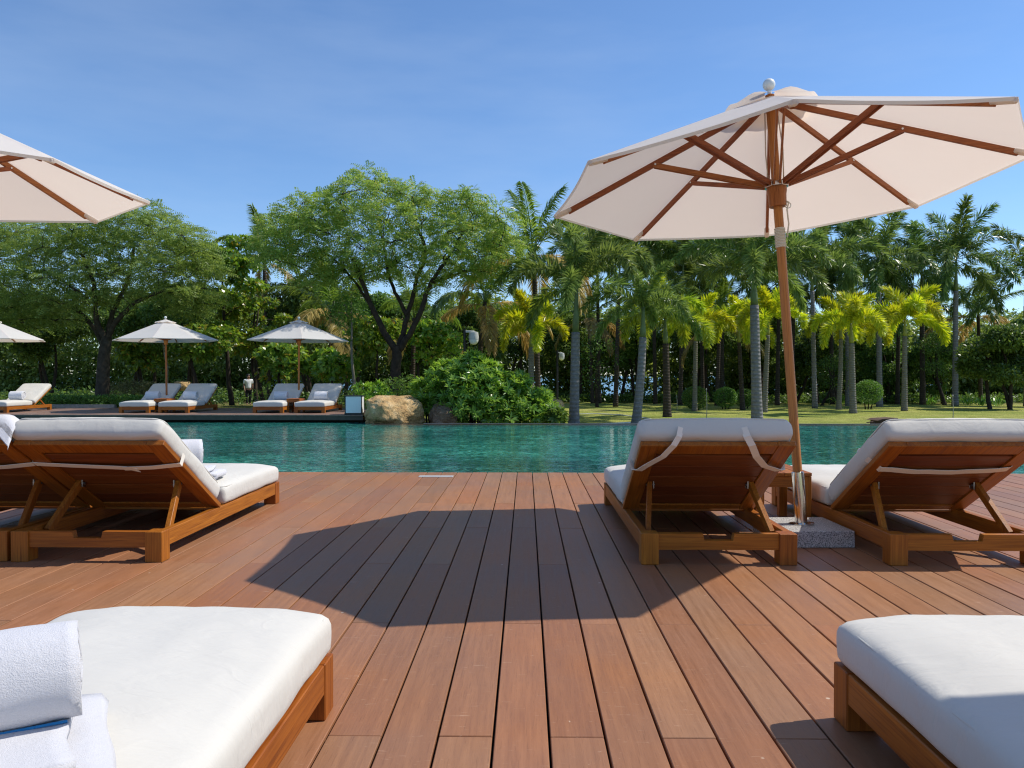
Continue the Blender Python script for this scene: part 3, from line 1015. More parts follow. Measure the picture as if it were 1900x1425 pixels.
# towel thrown over the back of the left-edge lounger
def draped_towel():
    prof = []           # (along the slope from the top edge, height over the back cushion)
    for s_, h_ in ((-0.55, 0.136), (-0.40, 0.142), (-0.25, 0.142), (-0.12, 0.140), (-0.03, 0.134), (0.012, 0.112), (0.024, 0.075), (0.024, 0.03), (0.030, -0.012)):
        prof.append((s_, h_))
    def sheet(x0, x1, up, nx, mat, name, parent):
        vs, fs = [], []
        for i in range(nx + 1):
            x = x0 + (x1 - x0) * i / nx
            fall = max(0.0, (x - (HW - 0.03)) / 0.09)
            for k, (s_, h_) in enumerate(prof):
                w = 0.007 * mnoise.noise(Vector((x * 9, s_ * 7, 2.2)))
                for u in (0, 1):
                    xx = min(x, HW + 0.012 + 0.006 * k)
                    vs.append((xx, -(BLEN + 0.045) - s_, h_ + up + w + 0.007 * u - 0.075 * min(1.3, fall)))
        m = len(prof) * 2
        for i in range(nx):
            for k in range(len(prof) - 1):
                a = i * m + k * 2
                b = a + m
                fs += [(a + 1, b + 1, b + 3, a + 3), (a, a + 2, b + 2, b)]
            for k in (0, len(prof) - 1):
                a = i * m + k * 2
                fs.append((a, a + 1, a + m + 1, a + m))
        for i in (0, nx):
            for k in range(len(prof) - 1):
                a = i * m + k * 2
                fs.append((a, a + 1, a + 3, a + 2))
        o = MB().add(vs, fs).build(name, mat, parent, 'all')
        return o
    o = sheet(-0.02, HW + 0.08, 0.004, 20, M['towel'], 'draped_towel', None)
    st = sheet(0.14, 0.165, 0.0075, 2, M['towel_blue'], 'blue_stripe', o)
    o.matrix_world = Matrix.Translation(lB.location) @ Matrix.Translation((0, HINGE, 0.185)) @ Matrix.Rotation(-BANG, 4, 'X')
    tag(o, 'white towel with a blue stripe draped over the back cushion at the left edge', 'towel', TW)
draped_towel()

# ================================================================== SIDE TABLES
def make_table(loc, label, w=0.36, d=0.52, h=0.37):
    t = empty('side_table', loc)
    tag(t, label, 'table', 'teak side tables between the loungers')
    for x in (-w / 2, w / 2 - 0.055):
        for y in (-d / 2, d / 2 - 0.055):
            link('leg', lmesh('table_leg', lambda: MB().box(0, 0.055, 0, 0.055, 0, h - 0.024, 0.003).mesh('leg', M['teak_z'])), t).location = (x, y, 0)
    n = 4
    sw = w / n
    for k in range(n):
        link('slat', lmesh('table_slat', lambda: MB().box(-sw / 2 + 0.002, sw / 2 - 0.002, -d / 2 - 0.01, d / 2 + 0.01, 0, 0.022, 0.002).mesh('slat', M['teak_y'])), t).location = (-w / 2 + sw * (k + 0.5), 0, h - 0.022)
    for y in (-d / 2 + 0.006, d / 2 - 0.03):
        link('apron', lmesh('table_apron', lambda: MB().box(-w / 2 + 0.055, w / 2 - 0.055, 0, 0.024, h - 0.095, h - 0.025).mesh('apron', M['teak_x'])), t).location = (0, y, 0)
    for x in (-w / 2 + 0.006, w / 2 - 0.03):
        link('apron', lmesh('table_apron_side', lambda: MB().box(0, 0.024, -d / 2 + 0.055, d / 2 - 0.055, h - 0.095, h - 0.025).mesh('apron', M['teak_y'])), t).location = (x, 0, 0)
    return t
make_table((1.675, 5.28, 0), 'small slatted teak table between the two loungers beside the big parasol pole')
make_table((-9.97, 21.05, 0), 'small teak table between the loungers under the sunlit parasol across the pool')
make_table((-6.33, 21.05, 0), 'small teak table between the loungers under the shaded parasol across the pool')

# ================================================================== PARASOLS
UR, UH, UDROP = 1.42, 2.068, 0.573
def panel_mesh():
    nr, na = 10, 10
    r0 = 0.10
    vs, fs = [], []
    A, B = Vector((1, 0, 0)), Vector((math.cos(R(45)), math.sin(R(45)), 0))
    for i in range(nr + 1):
        r = r0 + (UR - r0) * i / nr
        for k in range(na + 1):
            t = k / na
            p = A.lerp(B, t) * r
            w = math.sin(math.pi * t)
            p *= 1 - 0.012 * w * (i / nr)
            z = UH + UDROP * (1 - r / UR) - 0.018 * w * math.sin(math.pi * min(1.0, 0.25 + 0.6 * i / nr)) * (i / nr)
            z += 0.003 * mnoise.noise(Vector((p.x * 4, p.y * 4, 0.7))) * w
            vs.append((p.x, p.y, z + 0.018))
    for i in range(nr):
        for k in range(na):
            a = i * (na + 1) + k
            fs.append((a, a + 1, a + na + 2, a + na + 1))
    n0 = len(vs)
    # turned-down hem
    for k in range(na + 1):
        q = Vector(vs[nr * (na + 1) + k])
        vs.append((q.x * 0.996, q.y * 0.996, q.z - 0.016))
    for k in range(na):
        a = nr * (na + 1) + k
        fs.append((a, a + 1, n0 + k + 1, n0 + k))
    return MB().add(vs, fs).mesh('canopy_panel', M['canopy'], True)
def beam(mb, a, b, w, h, c=0.002):
    """rectangular bar from a to b, width w sideways, height h"""
    a, b = Vector(a), Vector(b)
    x = (b - a).normalized()
    y = Vector((0, 0, 1)).cross(x).normalized()
    z = x.cross(y)
    MM = Matrix(((x.x, y.x, z.x, a.x), (x.y, y.y, z.y, a.y), (x.z, y.z, z.z, a.z), (0, 0, 0, 1)))
    return mb.box(0, (b - a).length, -w / 2, w / 2, -h / 2, h / 2, c, MM)
def rib_z(r):
    return UH + UDROP * (1 - r / UR)
def rib_mesh():
    return beam(MB(), (0.055, 0, rib_z(0.055) - 0.012), (UR - 0.10, 0, rib_z(UR - 0.10) - 0.012), 0.020, 0.036).mesh('rib', M['rib_wood'])
def pocket_mesh():
    return beam(MB(), (UR - 0.125, 0, rib_z(UR - 0.125) - 0.008), (UR - 0.006, 0, rib_z(UR - 0.006) + 0.002), 0.036, 0.030, 0.008).mesh('pocket', M['canopy'])
RUN_Z = 2.09
def strut_mesh():
    rj = UR * 0.52
    mb = MB()
    for s in (-1, 1):
        beam(mb, (0.05, s * 0.0175, RUN_Z), (rj, s * 0.0175, rib_z(rj) - 0.018), 0.011, 0.030)
    return mb.mesh('strut', M['rib_wood'])
def pin_mesh():
    rj = UR * 0.52
    return MB().tube([(rj - 0.012, -0.026, rib_z(rj) - 0.018), (rj - 0.012, 0.026, rib_z(rj) - 0.018)], 0.0065, 8).mesh('pin', M['steel'])
def cap_mesh():
    n, nr = 48, 5
    vs, fs = [], []
    for i in range(nr + 1):
        r = 0.03 + 0.26 * i / nr
        for k in range(n):
            a = 2 * math.pi * k / n
            lob = 0.5 + 0.5 * math.cos(8 * a)
            rr = r * (1 - 0.07 * (1 - lob) * (i / nr))
            z = UH + UDROP + 0.045 - 0.40 * r + 0.030 * (1 - lob) * (i / nr) ** 2
            vs.append((rr * math.cos(a), rr * math.sin(a), z))
    for i in range(nr):
        for k in range(n):
            a, b = i * n + k, i * n + (k + 1) % n
            fs.append((a, b, b + n, a + n))
    return MB().add(vs, fs).mesh('vent_cap', M['canopy'], True)
def make_umbrella(loc, tilt, phi, label, group, near=True, dz=0.0, base_rot=0.0):
    t = empty('parasol', loc)
    tag(t, label, 'parasol', group)
    nrm = Vector((tilt[0], tilt[1], 1)).normalized()
    u = Vector((0, 1, 0)).cross(nrm).normalized()
    v = nrm.cross(u)
    B = Matrix(((u.x, v.x, nrm.x, 0), (u.y, v.y, nrm.y, 0), (u.z, v.z, nrm.z, 0.097 + dz), (0, 0, 0, 1)))
    def P(name, key, fn, az=None, parent=None):
        o = link(name, lmesh(key, fn), parent or t)
        if parent is None:
            o.matrix_local = B @ (Matrix.Rotation(az, 4, 'Z') if az is not None else Matrix.Identity(4))
        return o
    b = link('base', lmesh('u_base', lambda: MB().box(-0.225, 0.225, -0.225, 0.225, 0, 0.097, 0.004).mesh('base', M['granite'])), t)
    b.rotation_euler = (0, 0, base_rot)
    sl = P('sleeve', 'u_sleeve', lambda: MB().lathe([(0.0365, -0.01), (0.0365, 0.315), (0.031, 0.318), (0.031, 0.31)], 24).mesh('sleeve', M['steel'], True))
    P('flange', 'u_flange', lambda: MB().lathe([(0.075, -0.004), (0.075, 0.006), (0.040, 0.010), (0.040, 0.005)], 24).mesh('flange', M['steel'], True), None, sl)
    P('pole', 'u_pole', lambda: MB().tube([(0, 0, 0.05), (0, 0, UH + UDROP + 0.02)], 0.0275, 20).mesh('pole', M['pole_wood'], True))
    P('runner', 'u_runner', lambda: MB().lathe([(0.030, RUN_Z - 0.135), (0.052, RUN_Z - 0.133), (0.055, RUN_Z - 0.06), (0.060, RUN_Z - 0.035), (0.060, RUN_Z - 0.012), (0.050, RUN_Z - 0.010), (0.044, RUN_Z + 0.022), (0.030, RUN_Z + 0.024)], 20).mesh('runner', M['pole_wood'], True))
    P('hub', 'u_hub', lambda: MB().lathe([(0.030, UH + UDROP - 0.075), (0.062, UH + UDROP - 0.07), (0.062, UH + UDROP - 0.02), (0.034, UH + UDROP - 0.01)], 20).mesh('hub', M['pole_wood'], True))
    if near:
        P('cord_wrap', 'u_wrap', lambda: MB().lathe([p for k in range(13) for p in ((0.0285, 1.70 + k * 0.0095), (0.0345, 1.7045 + k * 0.0095))] + [(0.0285, 1.8235)], 18).mesh('cord_wrap', M['rope'], True))
        P('cord', 'u_cord', lambda: MB().tube([(0.036, -0.02, 1.76), (0.048, -0.03, 1.84), (0.044, -0.030, 1.93), (0.058, -0.03, 1.975), (0.036, -0.03, 1.985)], 0.0045, 6)
          .tube([(-0.04, 0.02, RUN_Z + 0.02), (-0.046, 0.02, RUN_Z + 0.2), (-0.034, 0.01, UH + UDROP - 0.06)], 0.004, 6)
          .tube([(0.04, -0.02, RUN_Z + 0.02), (0.05, -0.02, RUN_Z + 0.22), (0.034, -0.01, UH + UDROP - 0.06)], 0.004, 6).mesh('cord', M['rope'], 'all'))
        P('pull_ring', 'u_ring', lambda: MB().tube([(0.052 + 0.018 * math.cos(a * math.pi / 6), -0.03, 1.955 + 0.018 * math.sin(a * math.pi / 6)) for a in range(13)], 0.003, 6, False).mesh('pull_ring', M['steel'], 'all'))
    fin = P('finial', 'u_finial', lambda: MB().lathe([(0.012, 0.0), (0.014, 0.035)] + [(max(0.002, 0.038 * math.cos(R(a))), 0.068 + 0.038 * math.sin(R(a))) for a in range(-66, 91, 12)], 20, (0, 0, UH + UDROP + 0.02)).mesh('finial', M['finial_white'], True))
    P('vent_cap', 'u_cap', cap_mesh, phi)
    for k in range(8):
        az = phi + k * math.pi / 4
        P('canopy_panel', 'u_panel', panel_mesh, az)
        r_ = P('rib', 'u_rib', rib_mesh, az)
        P('pocket', 'u_pocket', pocket_mesh, None, r_)
        s_ = P('strut', 'u_strut', strut_mesh, az)
        if near:
            P('pin', 'u_pin', pin_mesh, None, s_)
            P('bracket', 'u_bracket', lambda: MB().box(0.046, 0.070, -0.026, 0.026, RUN_Z - 0.014, RUN_Z + 0.016, 0.003).mesh('bracket', M['steel']), None, s_)
    return t
UG = 'white octagonal wooden parasols'
make_umbrella((1.678, 4.708, 0), (-0.0590, 0.0534), -1.82812, 'big white parasol with teak ribs leaning over the loungers at right', UG, True, 0, R(2))
make_umbrella((-3.86, 4.606, 0), (0.016, -0.0157), -0.37518, 'white parasol at upper left, only the tip of its canopy in the photo', UG)
make_umbrella((2.20, 0.735, 0), (0.0, 0.0), 0.0, 'white parasol outside the right edge of the photo shading the bottom-right lounger', UG)
pS = at(309, 636, 21.75)
make_umbrella((pS.x, 21.75, 0), (-0.01, 0.0), R(12), 'sunlit white parasol across the pool', UG, False, -0.17)
pT = at(556, 636, 22.1)
make_umbrella((pT.x, 22.0, 0), (0.004, 0.0), R(20), 'shaded white parasol across the pool in front of the forked tree', UG, False, -0.17)
pU = at(-18, 640, 21.4)
make_umbrella((pU.x, 21.4, 0), (0.0, 0.0), R(8), 'white parasol across the pool cut by the left edge of the photo', UG, False, -0.17)

# ================================================================== FOLIAGE TOOLS
def unit(v):
    return v / np.maximum(np.linalg.norm(v, axis=-1, keepdims=True), 1e-9)
def leaf_quads(P, D, S, L, W, droop=0.0, mid=0.5):
    """pointed leaves: base P, direction D, side S, length L, width W (arrays)"""
    L = np.broadcast_to(np.asarray(L, float), (len(P),))[:, None]
    W = np.broadcast_to(np.asarray(W, float), (len(P),))[:, None]
    m = P + D * L * mid
    D2 = unit(D + np.array([0, 0, -1.0]) * np.asarray(droop).reshape(-1, 1) if np.ndim(droop) else D + np.array([0, 0, -1.0]) * droop)
    tip = m + D2 * L * (1 - mid)
    V = np.stack([P, m + S * W / 2, tip, m - S * W / 2], 1).reshape(-1, 3)
    Q = np.arange(len(V)).reshape(-1, 4)
    return V, Q
def join(parts):
    Vs, Qs, n = [], [], 0
    for V, Q in parts:
        Vs.append(V)
        Qs.append(Q + n)
        n += len(V)
    return np.concatenate(Vs), np.concatenate(Qs)
def rand_dirs(r, n, up=0.0):
    v = r.normal(size=(n, 3))
    v[:, 2] += up
    return unit(v)
def side_of(D, r=None):
    up = np.zeros_like(D)
    up[:, 2] = 1
    if r is not None:
        up = unit(up + r.normal(size=D.shape) * 0.55)
    return unit(np.cross(D, up))
def feather_cluster(r, c, rad, n, L=0.42, pairs=7, lf=(0.105, 0.042)):
    """sprays of pinnate leaves filling a flattened pad"""
    c, rad = np.asarray(c), np.asarray(rad)
    d = rand_dirs(r, n, 0.35)
    rr = r.uniform(0.25, 1.0, (n, 1)) ** 0.55
    P = c + d * rad * rr
    az = r.uniform(0, 2 * np.pi, n)
    out = unit(d * np.array([1, 1, 0.3]) + 0.6 * np.stack([np.cos(az), np.sin(az), r.uniform(-0.2, 0.5, n)], 1))
    Ls = L * r.uniform(0.7, 1.25, n)
    parts = []
    S0 = side_of(out, r)
    for k in range(pairs):
        t = (k + 0.6) / pairs
        D = unit(out + np.array([0, 0, -1.0]) * 0.75 * t)
        p = P + out * (Ls * t)[:, None] + np.array([0, 0, -1.0]) * (0.33 * Ls * t * t)[:, None]
        for s in (-1, 1):
            DD = unit(D * 0.45 + S0 * s + np.array([0, 0, -0.15]))
            SS = unit(np.cross(DD, np.cross(D, S0)) + r.normal(size=D.shape) * 0.25)
            f = 1 - 0.45 * abs(t - 0.45)
            parts.append(leaf_quads(p, DD, SS, lf[0] * f * r.uniform(0.8, 1.2, n), lf[1]))
    return join(parts)
def rosette_cluster(r, c, rad, n, k=8, L=0.2, W=0.09, shell=0.45, up=0.5):
    """rosettes of broad leaves over an ellipsoid"""
    c, rad = np.asarray(c), np.asarray(rad)
    d = rand_dirs(r, n, 0.25)
    P = c + d * rad * (r.uniform(shell, 1.0, (n, 1)) ** 0.6)
    ax = unit(d * 0.9 + np.array([0, 0, up]) + r.normal(size=(n, 3)) * 0.3)
    a0 = side_of(ax, r)
    b0 = np.cross(ax, a0)
    parts = []
    for j in range(k):
        a = 2 * np.pi * (j + r.uniform(-0.3, 0.3, n)) / k * 2.618
        rad_d = a0 * np.cos(a)[:, None] + b0 * np.sin(a)[:, None]
        D = unit(rad_d * (0.5 + 0.6 * j / k) + ax * r.uniform(0.35, 0.8, (n, 1)))
        SS = unit(np.cross(D, ax))
        parts.append(leaf_quads(P + ax * 0.02, D, SS, L * r.uniform(0.7, 1.15, n), W * r.uniform(0.8, 1.1, n), 0.35, 0.55))
    return join(parts)
def loose_cluster(r, c, rad, n, L=0.18, W=0.08, shell=0.2):
    c, rad = np.asarray(c), np.asarray(rad)
    d = rand_dirs(r, n, 0.1)
    P = c + d * rad * (r.uniform(shell, 1.0, (n, 1)) ** 0.5)
    D = unit(d * 0.5 + r.normal(size=(n, 3)) * 0.7 + np.array([0, 0, -0.15]))
    return leaf_quads(P, D, side_of(D, r), L * r.uniform(0.6, 1.2, n), W * r.uniform(0.7, 1.2, n), 0.25)
class Limbs:
    """trunk and branches that reach out to every foliage pad"""
    def __init__(self, seed):
        self.mb, self.nodes, self.r = MB(), [], random.Random(seed)
    def path(self, pts, r0, r1, n=8, wob=0.0):
        pts = [Vector(p) for p in pts]
        fine = []
        m = 5
        for i in range(len(pts) - 1):
            p0, p1, p2, p3 = pts[max(0, i - 1)], pts[i], pts[i + 1], pts[min(len(pts) - 1, i + 2)]
            for k in range(m):
                t = k / m
                fine.append(0.5 * ((2 * p1) + (p2 - p0) * t + (2 * p0 - 5 * p1 + 4 * p2 - p3) * t * t + (3 * p1 - p0 - 3 * p2 + p3) * t ** 3))
        fine.append(pts[-1])
        if wob:
            fine = [p + Vector((self.r.gauss(0, wob), self.r.gauss(0, wob), self.r.gauss(0, wob * 0.6))) if 0 < i < len(fine) - 1 else p for i, p in enumerate(fine)]
        rad = [r0 + (r1 - r0) * (i / (len(fine) - 1)) ** 0.8 for i in range(len(fine))]
        self.mb.tube(fine, rad, n)
        for p, q in zip(fine, rad):
            self.nodes.append((p, q))
    def reach(self, targets, thick=0.5, n=5):
        # nearest branch point for every target, kept up to date as the tree grows
        T = np.array([tuple(t) for t in targets])
        best = np.full(len(T), 1e9)
        arg = np.zeros(len(T), int)
        done = np.zeros(len(T), bool)
        def update(i0):
            N = np.array([tuple(p) for p, q in self.nodes[i0:]])
            D = np.linalg.norm(T[:, None] - N[None], axis=2) + np.maximum(0, N[None, :, 2] - T[:, None, 2] + 0.1) * 1.5
            j = D.argmin(1)
            d = D[np.arange(len(T)), j]
            m = d < best
            best[m] = d[m]
            arg[m] = j[m] + i0
        update(0)
        for _ in range(len(T)):
            i = int(np.where(done, 1e9, best).argmin())
            done[i] = True
            dd, t = float(best[i]), Vector(T[i])
            p, q = self.nodes[arg[i]]
            mid = p.lerp(t, 0.5) + Vector((0, 0, 0.06 * dd)) + Vector((self.r.gauss(0, 0.05), self.r.gauss(0, 0.05), 0)) * dd
            n0 = len(self.nodes)
            self.path([p, mid, t], max(0.016, min(q * 0.62, 0.02 + 0.035 * dd * thick)), 0.010, n)
            update(n0)
def finish_tree(name, label, group, limbs, leaves, bark_m, leaf_m, origin, cat='tree'):
    t = empty(name, origin)
    tag(t, label, cat, group)
    O = Vector(origin)
    limbs.mb.v = [tuple(Vector(p) - O) for p in limbs.mb.v]
    link('trunk', limbs.mb.mesh('trunk', M[bark_m], 'all'), t)
    V, Q = leaves
    link('crown', np_mesh('crown', V - np.array(O), Q, M[leaf_m]), t)
    return t

# ================================================================== THE TWO BIG FEATHERY TREES
def feather_tree(seed, label, Y, trunk_px, limbs_px, pads_px, depth, bark_m, leaf_m, n_per, r_trunk, thick=0.5):
    r = np.random.default_rng(seed)
    L = Limbs(seed)
    base = at(trunk_px[0][0], trunk_px[0][1], Y)
    base.z = ground_z(base.x, Y) - 0.1
    tr = [base] + [at(x, y, Y) for x, y in trunk_px[1:]]
    L.path(tr, r_trunk * 1.25, r_trunk * 0.8, 12, 0.006)
    for pts, r0, r1 in limbs_px:
        L.path([at(x, y, Y + dy) for x, y, dy in pts], r0, r1, 8, 0.012)
    parts, tg = [], []
    for (x, y, hw, hh) in pads_px:
        m = 1 if hw < 28 else 2
        for k in range(m):
            dy = r.uniform(0.1, 1.0) * depth * (-1 if k == 0 else 1) * (0.6 if hw < 30 else 1.0)
            c = at(x + r.uniform(-6, 6), y + r.uniform(-4, 4), Y + dy)
            s = (Y + dy) / FPX
            rad = (hw * s, max(hw * s, 0.5) * r.uniform(0.8, 1.2), hh * s)
            parts.append(feather_cluster(r, c, rad, int(n_per * (0.45 + hw * hw * s * s * 0.75)), 0.44))
            tg.append(c + Vector((0, 0, -0.2 * hh * s)))
            for _ in range(2):
                a = r.uniform(0, 6.28)
                tg.append(c + Vector((math.cos(a) * rad[0] * 0.6, math.sin(a) * rad[1] * 0.6, 0.1 * rad[2])))
    L.reach(tg, thick)
    return finish_tree('feathery_tree', label, 'tall spreading feather-leaved trees', L, join(parts), bark_m, leaf_m, base)
pads_c = [(680, 328, 24, 18), (664, 350, 34, 22), (715, 356, 34, 22), (762, 362, 40, 20), (800, 366, 18, 11), (640, 366, 26, 16), (612, 378, 36, 18), (560, 372, 22, 12), (590, 402, 38, 20), (536, 394, 26, 14),
          (522, 418, 36, 17), (508, 446, 38, 17), (560, 432, 44, 20), (612, 432, 46, 22), (668, 402, 46, 24), (724, 402, 48, 24), (778, 402, 40, 22), (846, 380, 28, 20), (868, 366, 18, 13), (872, 402, 34, 20),
          (912, 388, 26, 16), (938, 410, 24, 15), (900, 432, 42, 20), (842, 428, 40, 20), (786, 446, 46, 22), (730, 448, 46, 22), (670, 460, 46, 22), (560, 470, 44, 18), (612, 482, 46, 20),
          (520, 484, 34, 14), (700, 498, 40, 18), (760, 496, 44, 18), (826, 470, 44, 18), (886, 470, 40, 18), (934, 456, 28, 16), (650, 510, 32, 14), (850, 508, 36, 14), (905, 506, 28, 12), (590, 516, 28, 11), (480, 468, 20, 10), (795, 528, 26, 10)]
feather_tree(11, 'tall feathery tree with dark forking trunk behind the golden boulder', 24.4,
             [(735, 780), (735, 740), (734, 690), (737, 650), (738, 640)],
             [([(737, 655, 0), (712, 615, -0.1), (690, 570, -0.2), (676, 535, -0.3), (655, 480, -0.5)], 0.12, 0.055),
              ([(739, 648, 0), (752, 600, 0.1), (766, 550, 0.2), (774, 515, 0.2), (790, 470, 0.2), (770, 410, 0.1)], 0.10, 0.045),
              ([(740, 650, 0), (765, 612, -0.2), (785, 565, -0.3), (800, 525, -0.4), (830, 480, -0.6), (860, 430, -0.5)], 0.115, 0.045),
              ([(756, 585, 0.1), (740, 555, 0.4), (724, 520, 0.7), (715, 470, 0.9), (705, 420, 0.8)], 0.075, 0.035),
              ([(690, 570, -0.2), (640, 500, 0.4), (590, 460, 0.6)], 0.05, 0.025),
              ([(800, 525, -0.4), (870, 500, 0.4), (920, 470, 0.8)], 0.045, 0.022)],
             pads_c, 1.7, 'bark_dark', 'leaf_feather', 112, 0.17)
r_ = np.random.default_rng(77)
pads_l = [(262, 398, 40, 20), (222, 412, 46, 22), (305, 418, 44, 20), (180, 420, 46, 22), (130, 424, 46, 22), (80, 426, 48, 22), (30, 430, 48, 22), (-20, 440, 46, 22), (-60, 470, 40, 22),
          (345, 440, 40, 18), (370, 466, 34, 16), (330, 474, 46, 20), (278, 452, 48, 22), (225, 456, 48, 22), (168, 462, 48, 22), (110, 466, 50, 22), (52, 470, 50, 22), (0, 480, 48, 22),
          (385, 500, 30, 15), (350, 512, 44, 18), (298, 500, 48, 20), (244, 506, 48, 22), (190, 510, 48, 20), (130, 512, 50, 22), (70, 516, 50, 22), (12, 524, 50, 22), (-45, 530, 48, 22),
          (388, 536, 26, 14), (345, 548, 40, 16), (296, 544, 42, 17), (110, 558, 44, 18), (56, 562, 46, 18), (4, 568, 46, 18), (-46, 570, 44, 18), (160, 556, 34, 14), (388, 566, 22, 11), (350, 578, 28, 12), (40, 600, 40, 14), (-10, 606, 40, 14), (100, 592, 34, 12), (228, 548, 36, 14)]
feather_tree(12, 'broad domed feathery tree behind the sunlit parasol at left', 26.0,
             [(190, 745), (190, 720), (192, 670), (196, 640), (198, 625)],
             [([(197, 632, 0), (180, 600, -0.2), (176, 565, -0.3), (172, 520, -0.5), (150, 470, -0.7)], 0.12, 0.05),
              ([(199, 630, 0), (206, 590, 0.2), (222, 555, 0.3), (240, 510, 0.3), (250, 450, 0.2)], 0.11, 0.045),
              ([(199, 634, 0), (214, 600, -0.4), (250, 562, -0.8), (300, 540, -1.0), (340, 525, -1.0)], 0.10, 0.04),
              ([(192, 640, 0), (160, 590, 0.6), (110, 560, 0.8), (50, 540, 1.0)], 0.09, 0.04),
              ([(176, 565, -0.3), (130, 530, -0.8), (80, 500, -1.2)], 0.06, 0.03)],
             pads_l, 2.2, 'bark_left', 'leaf_feather_dark', 118, 0.20)

# ================================================================== BROADLEAVED TREES BEHIND
def broad_tree(seed, px, Y, y_bot, y_top, hw, kind, label, stems=1, lean=0, dens=1.0, group='broadleaved trees behind the garden', bark_m='bark_dark'):
    r = np.random.default_rng(seed)
    L = Limbs(seed)
    s = Y / FPX
    c = at(px, (y_bot + y_top) / 2, Y)
    hh = (y_bot - y_top) / 2 * s
    w = hw * s
    bz = ground_z(c.x, Y)
    base = Vector((c.x + lean, Y, bz - 0.1))
    for k in range(stems):
        off = Vector((r.uniform(-0.35, 0.35), r.uniform(-0.4, 0.4), 0)) * (1 if stems > 1 else 0) * 1.8
        top = Vector((c.x + r.uniform(-0.3, 0.3) * w, Y + r.uniform(-0.3, 0.3) * w, c.z + hh * r.uniform(0.2, 0.6)))
        m = (base + off).lerp(top, 0.5) + Vector((r.uniform(-0.2, 0.2), r.uniform(-0.2, 0.2), 0))
        L.path([base + off, m, top], 0.05 + 0.035 * hh, 0.025, 7, 0.015)
    parts, tg = [], []
    npad = max(12, int(16 * (w * hh) / 2.2))
    for _ in range(npad):
        d = rand_dirs(r, 1, 0.1)[0]
        q = r.uniform(0.25, 1.0) ** 0.5
        p = np.array(c) + d * np.array([w * 0.86, min(w, 2.2) * 0.8, hh * 0.86]) * q
        pr = r.uniform(0.42, 0.8) * (1.0 if kind != 'almond' else 0.85)
        rad = (pr, pr, pr * (0.62 if kind != 'almond' else 0.40))
        nn = dens * pr * pr
        if kind == 'almond':
            parts.append(rosette_cluster(r, p, rad, int(125 * nn), 7, 0.21, 0.105))
        elif kind == 'fine':
            parts.append(loose_cluster(r, p, rad, int(420 * nn), 0.11, 0.05))
        else:
            parts.append(loose_cluster(r, p, rad, int(1150 * nn), 0.19, 0.095))
        tg.append(Vector(p))
    L.reach(tg, 0.4, 4)
    lm = {'almond': 'leaf_almond', 'broad': 'leaf_dark', 'fine': 'leaf_topiary'}[kind]
    return finish_tree('broadleaf_tree', label, group, L, join(parts), bark_m, lm, base)
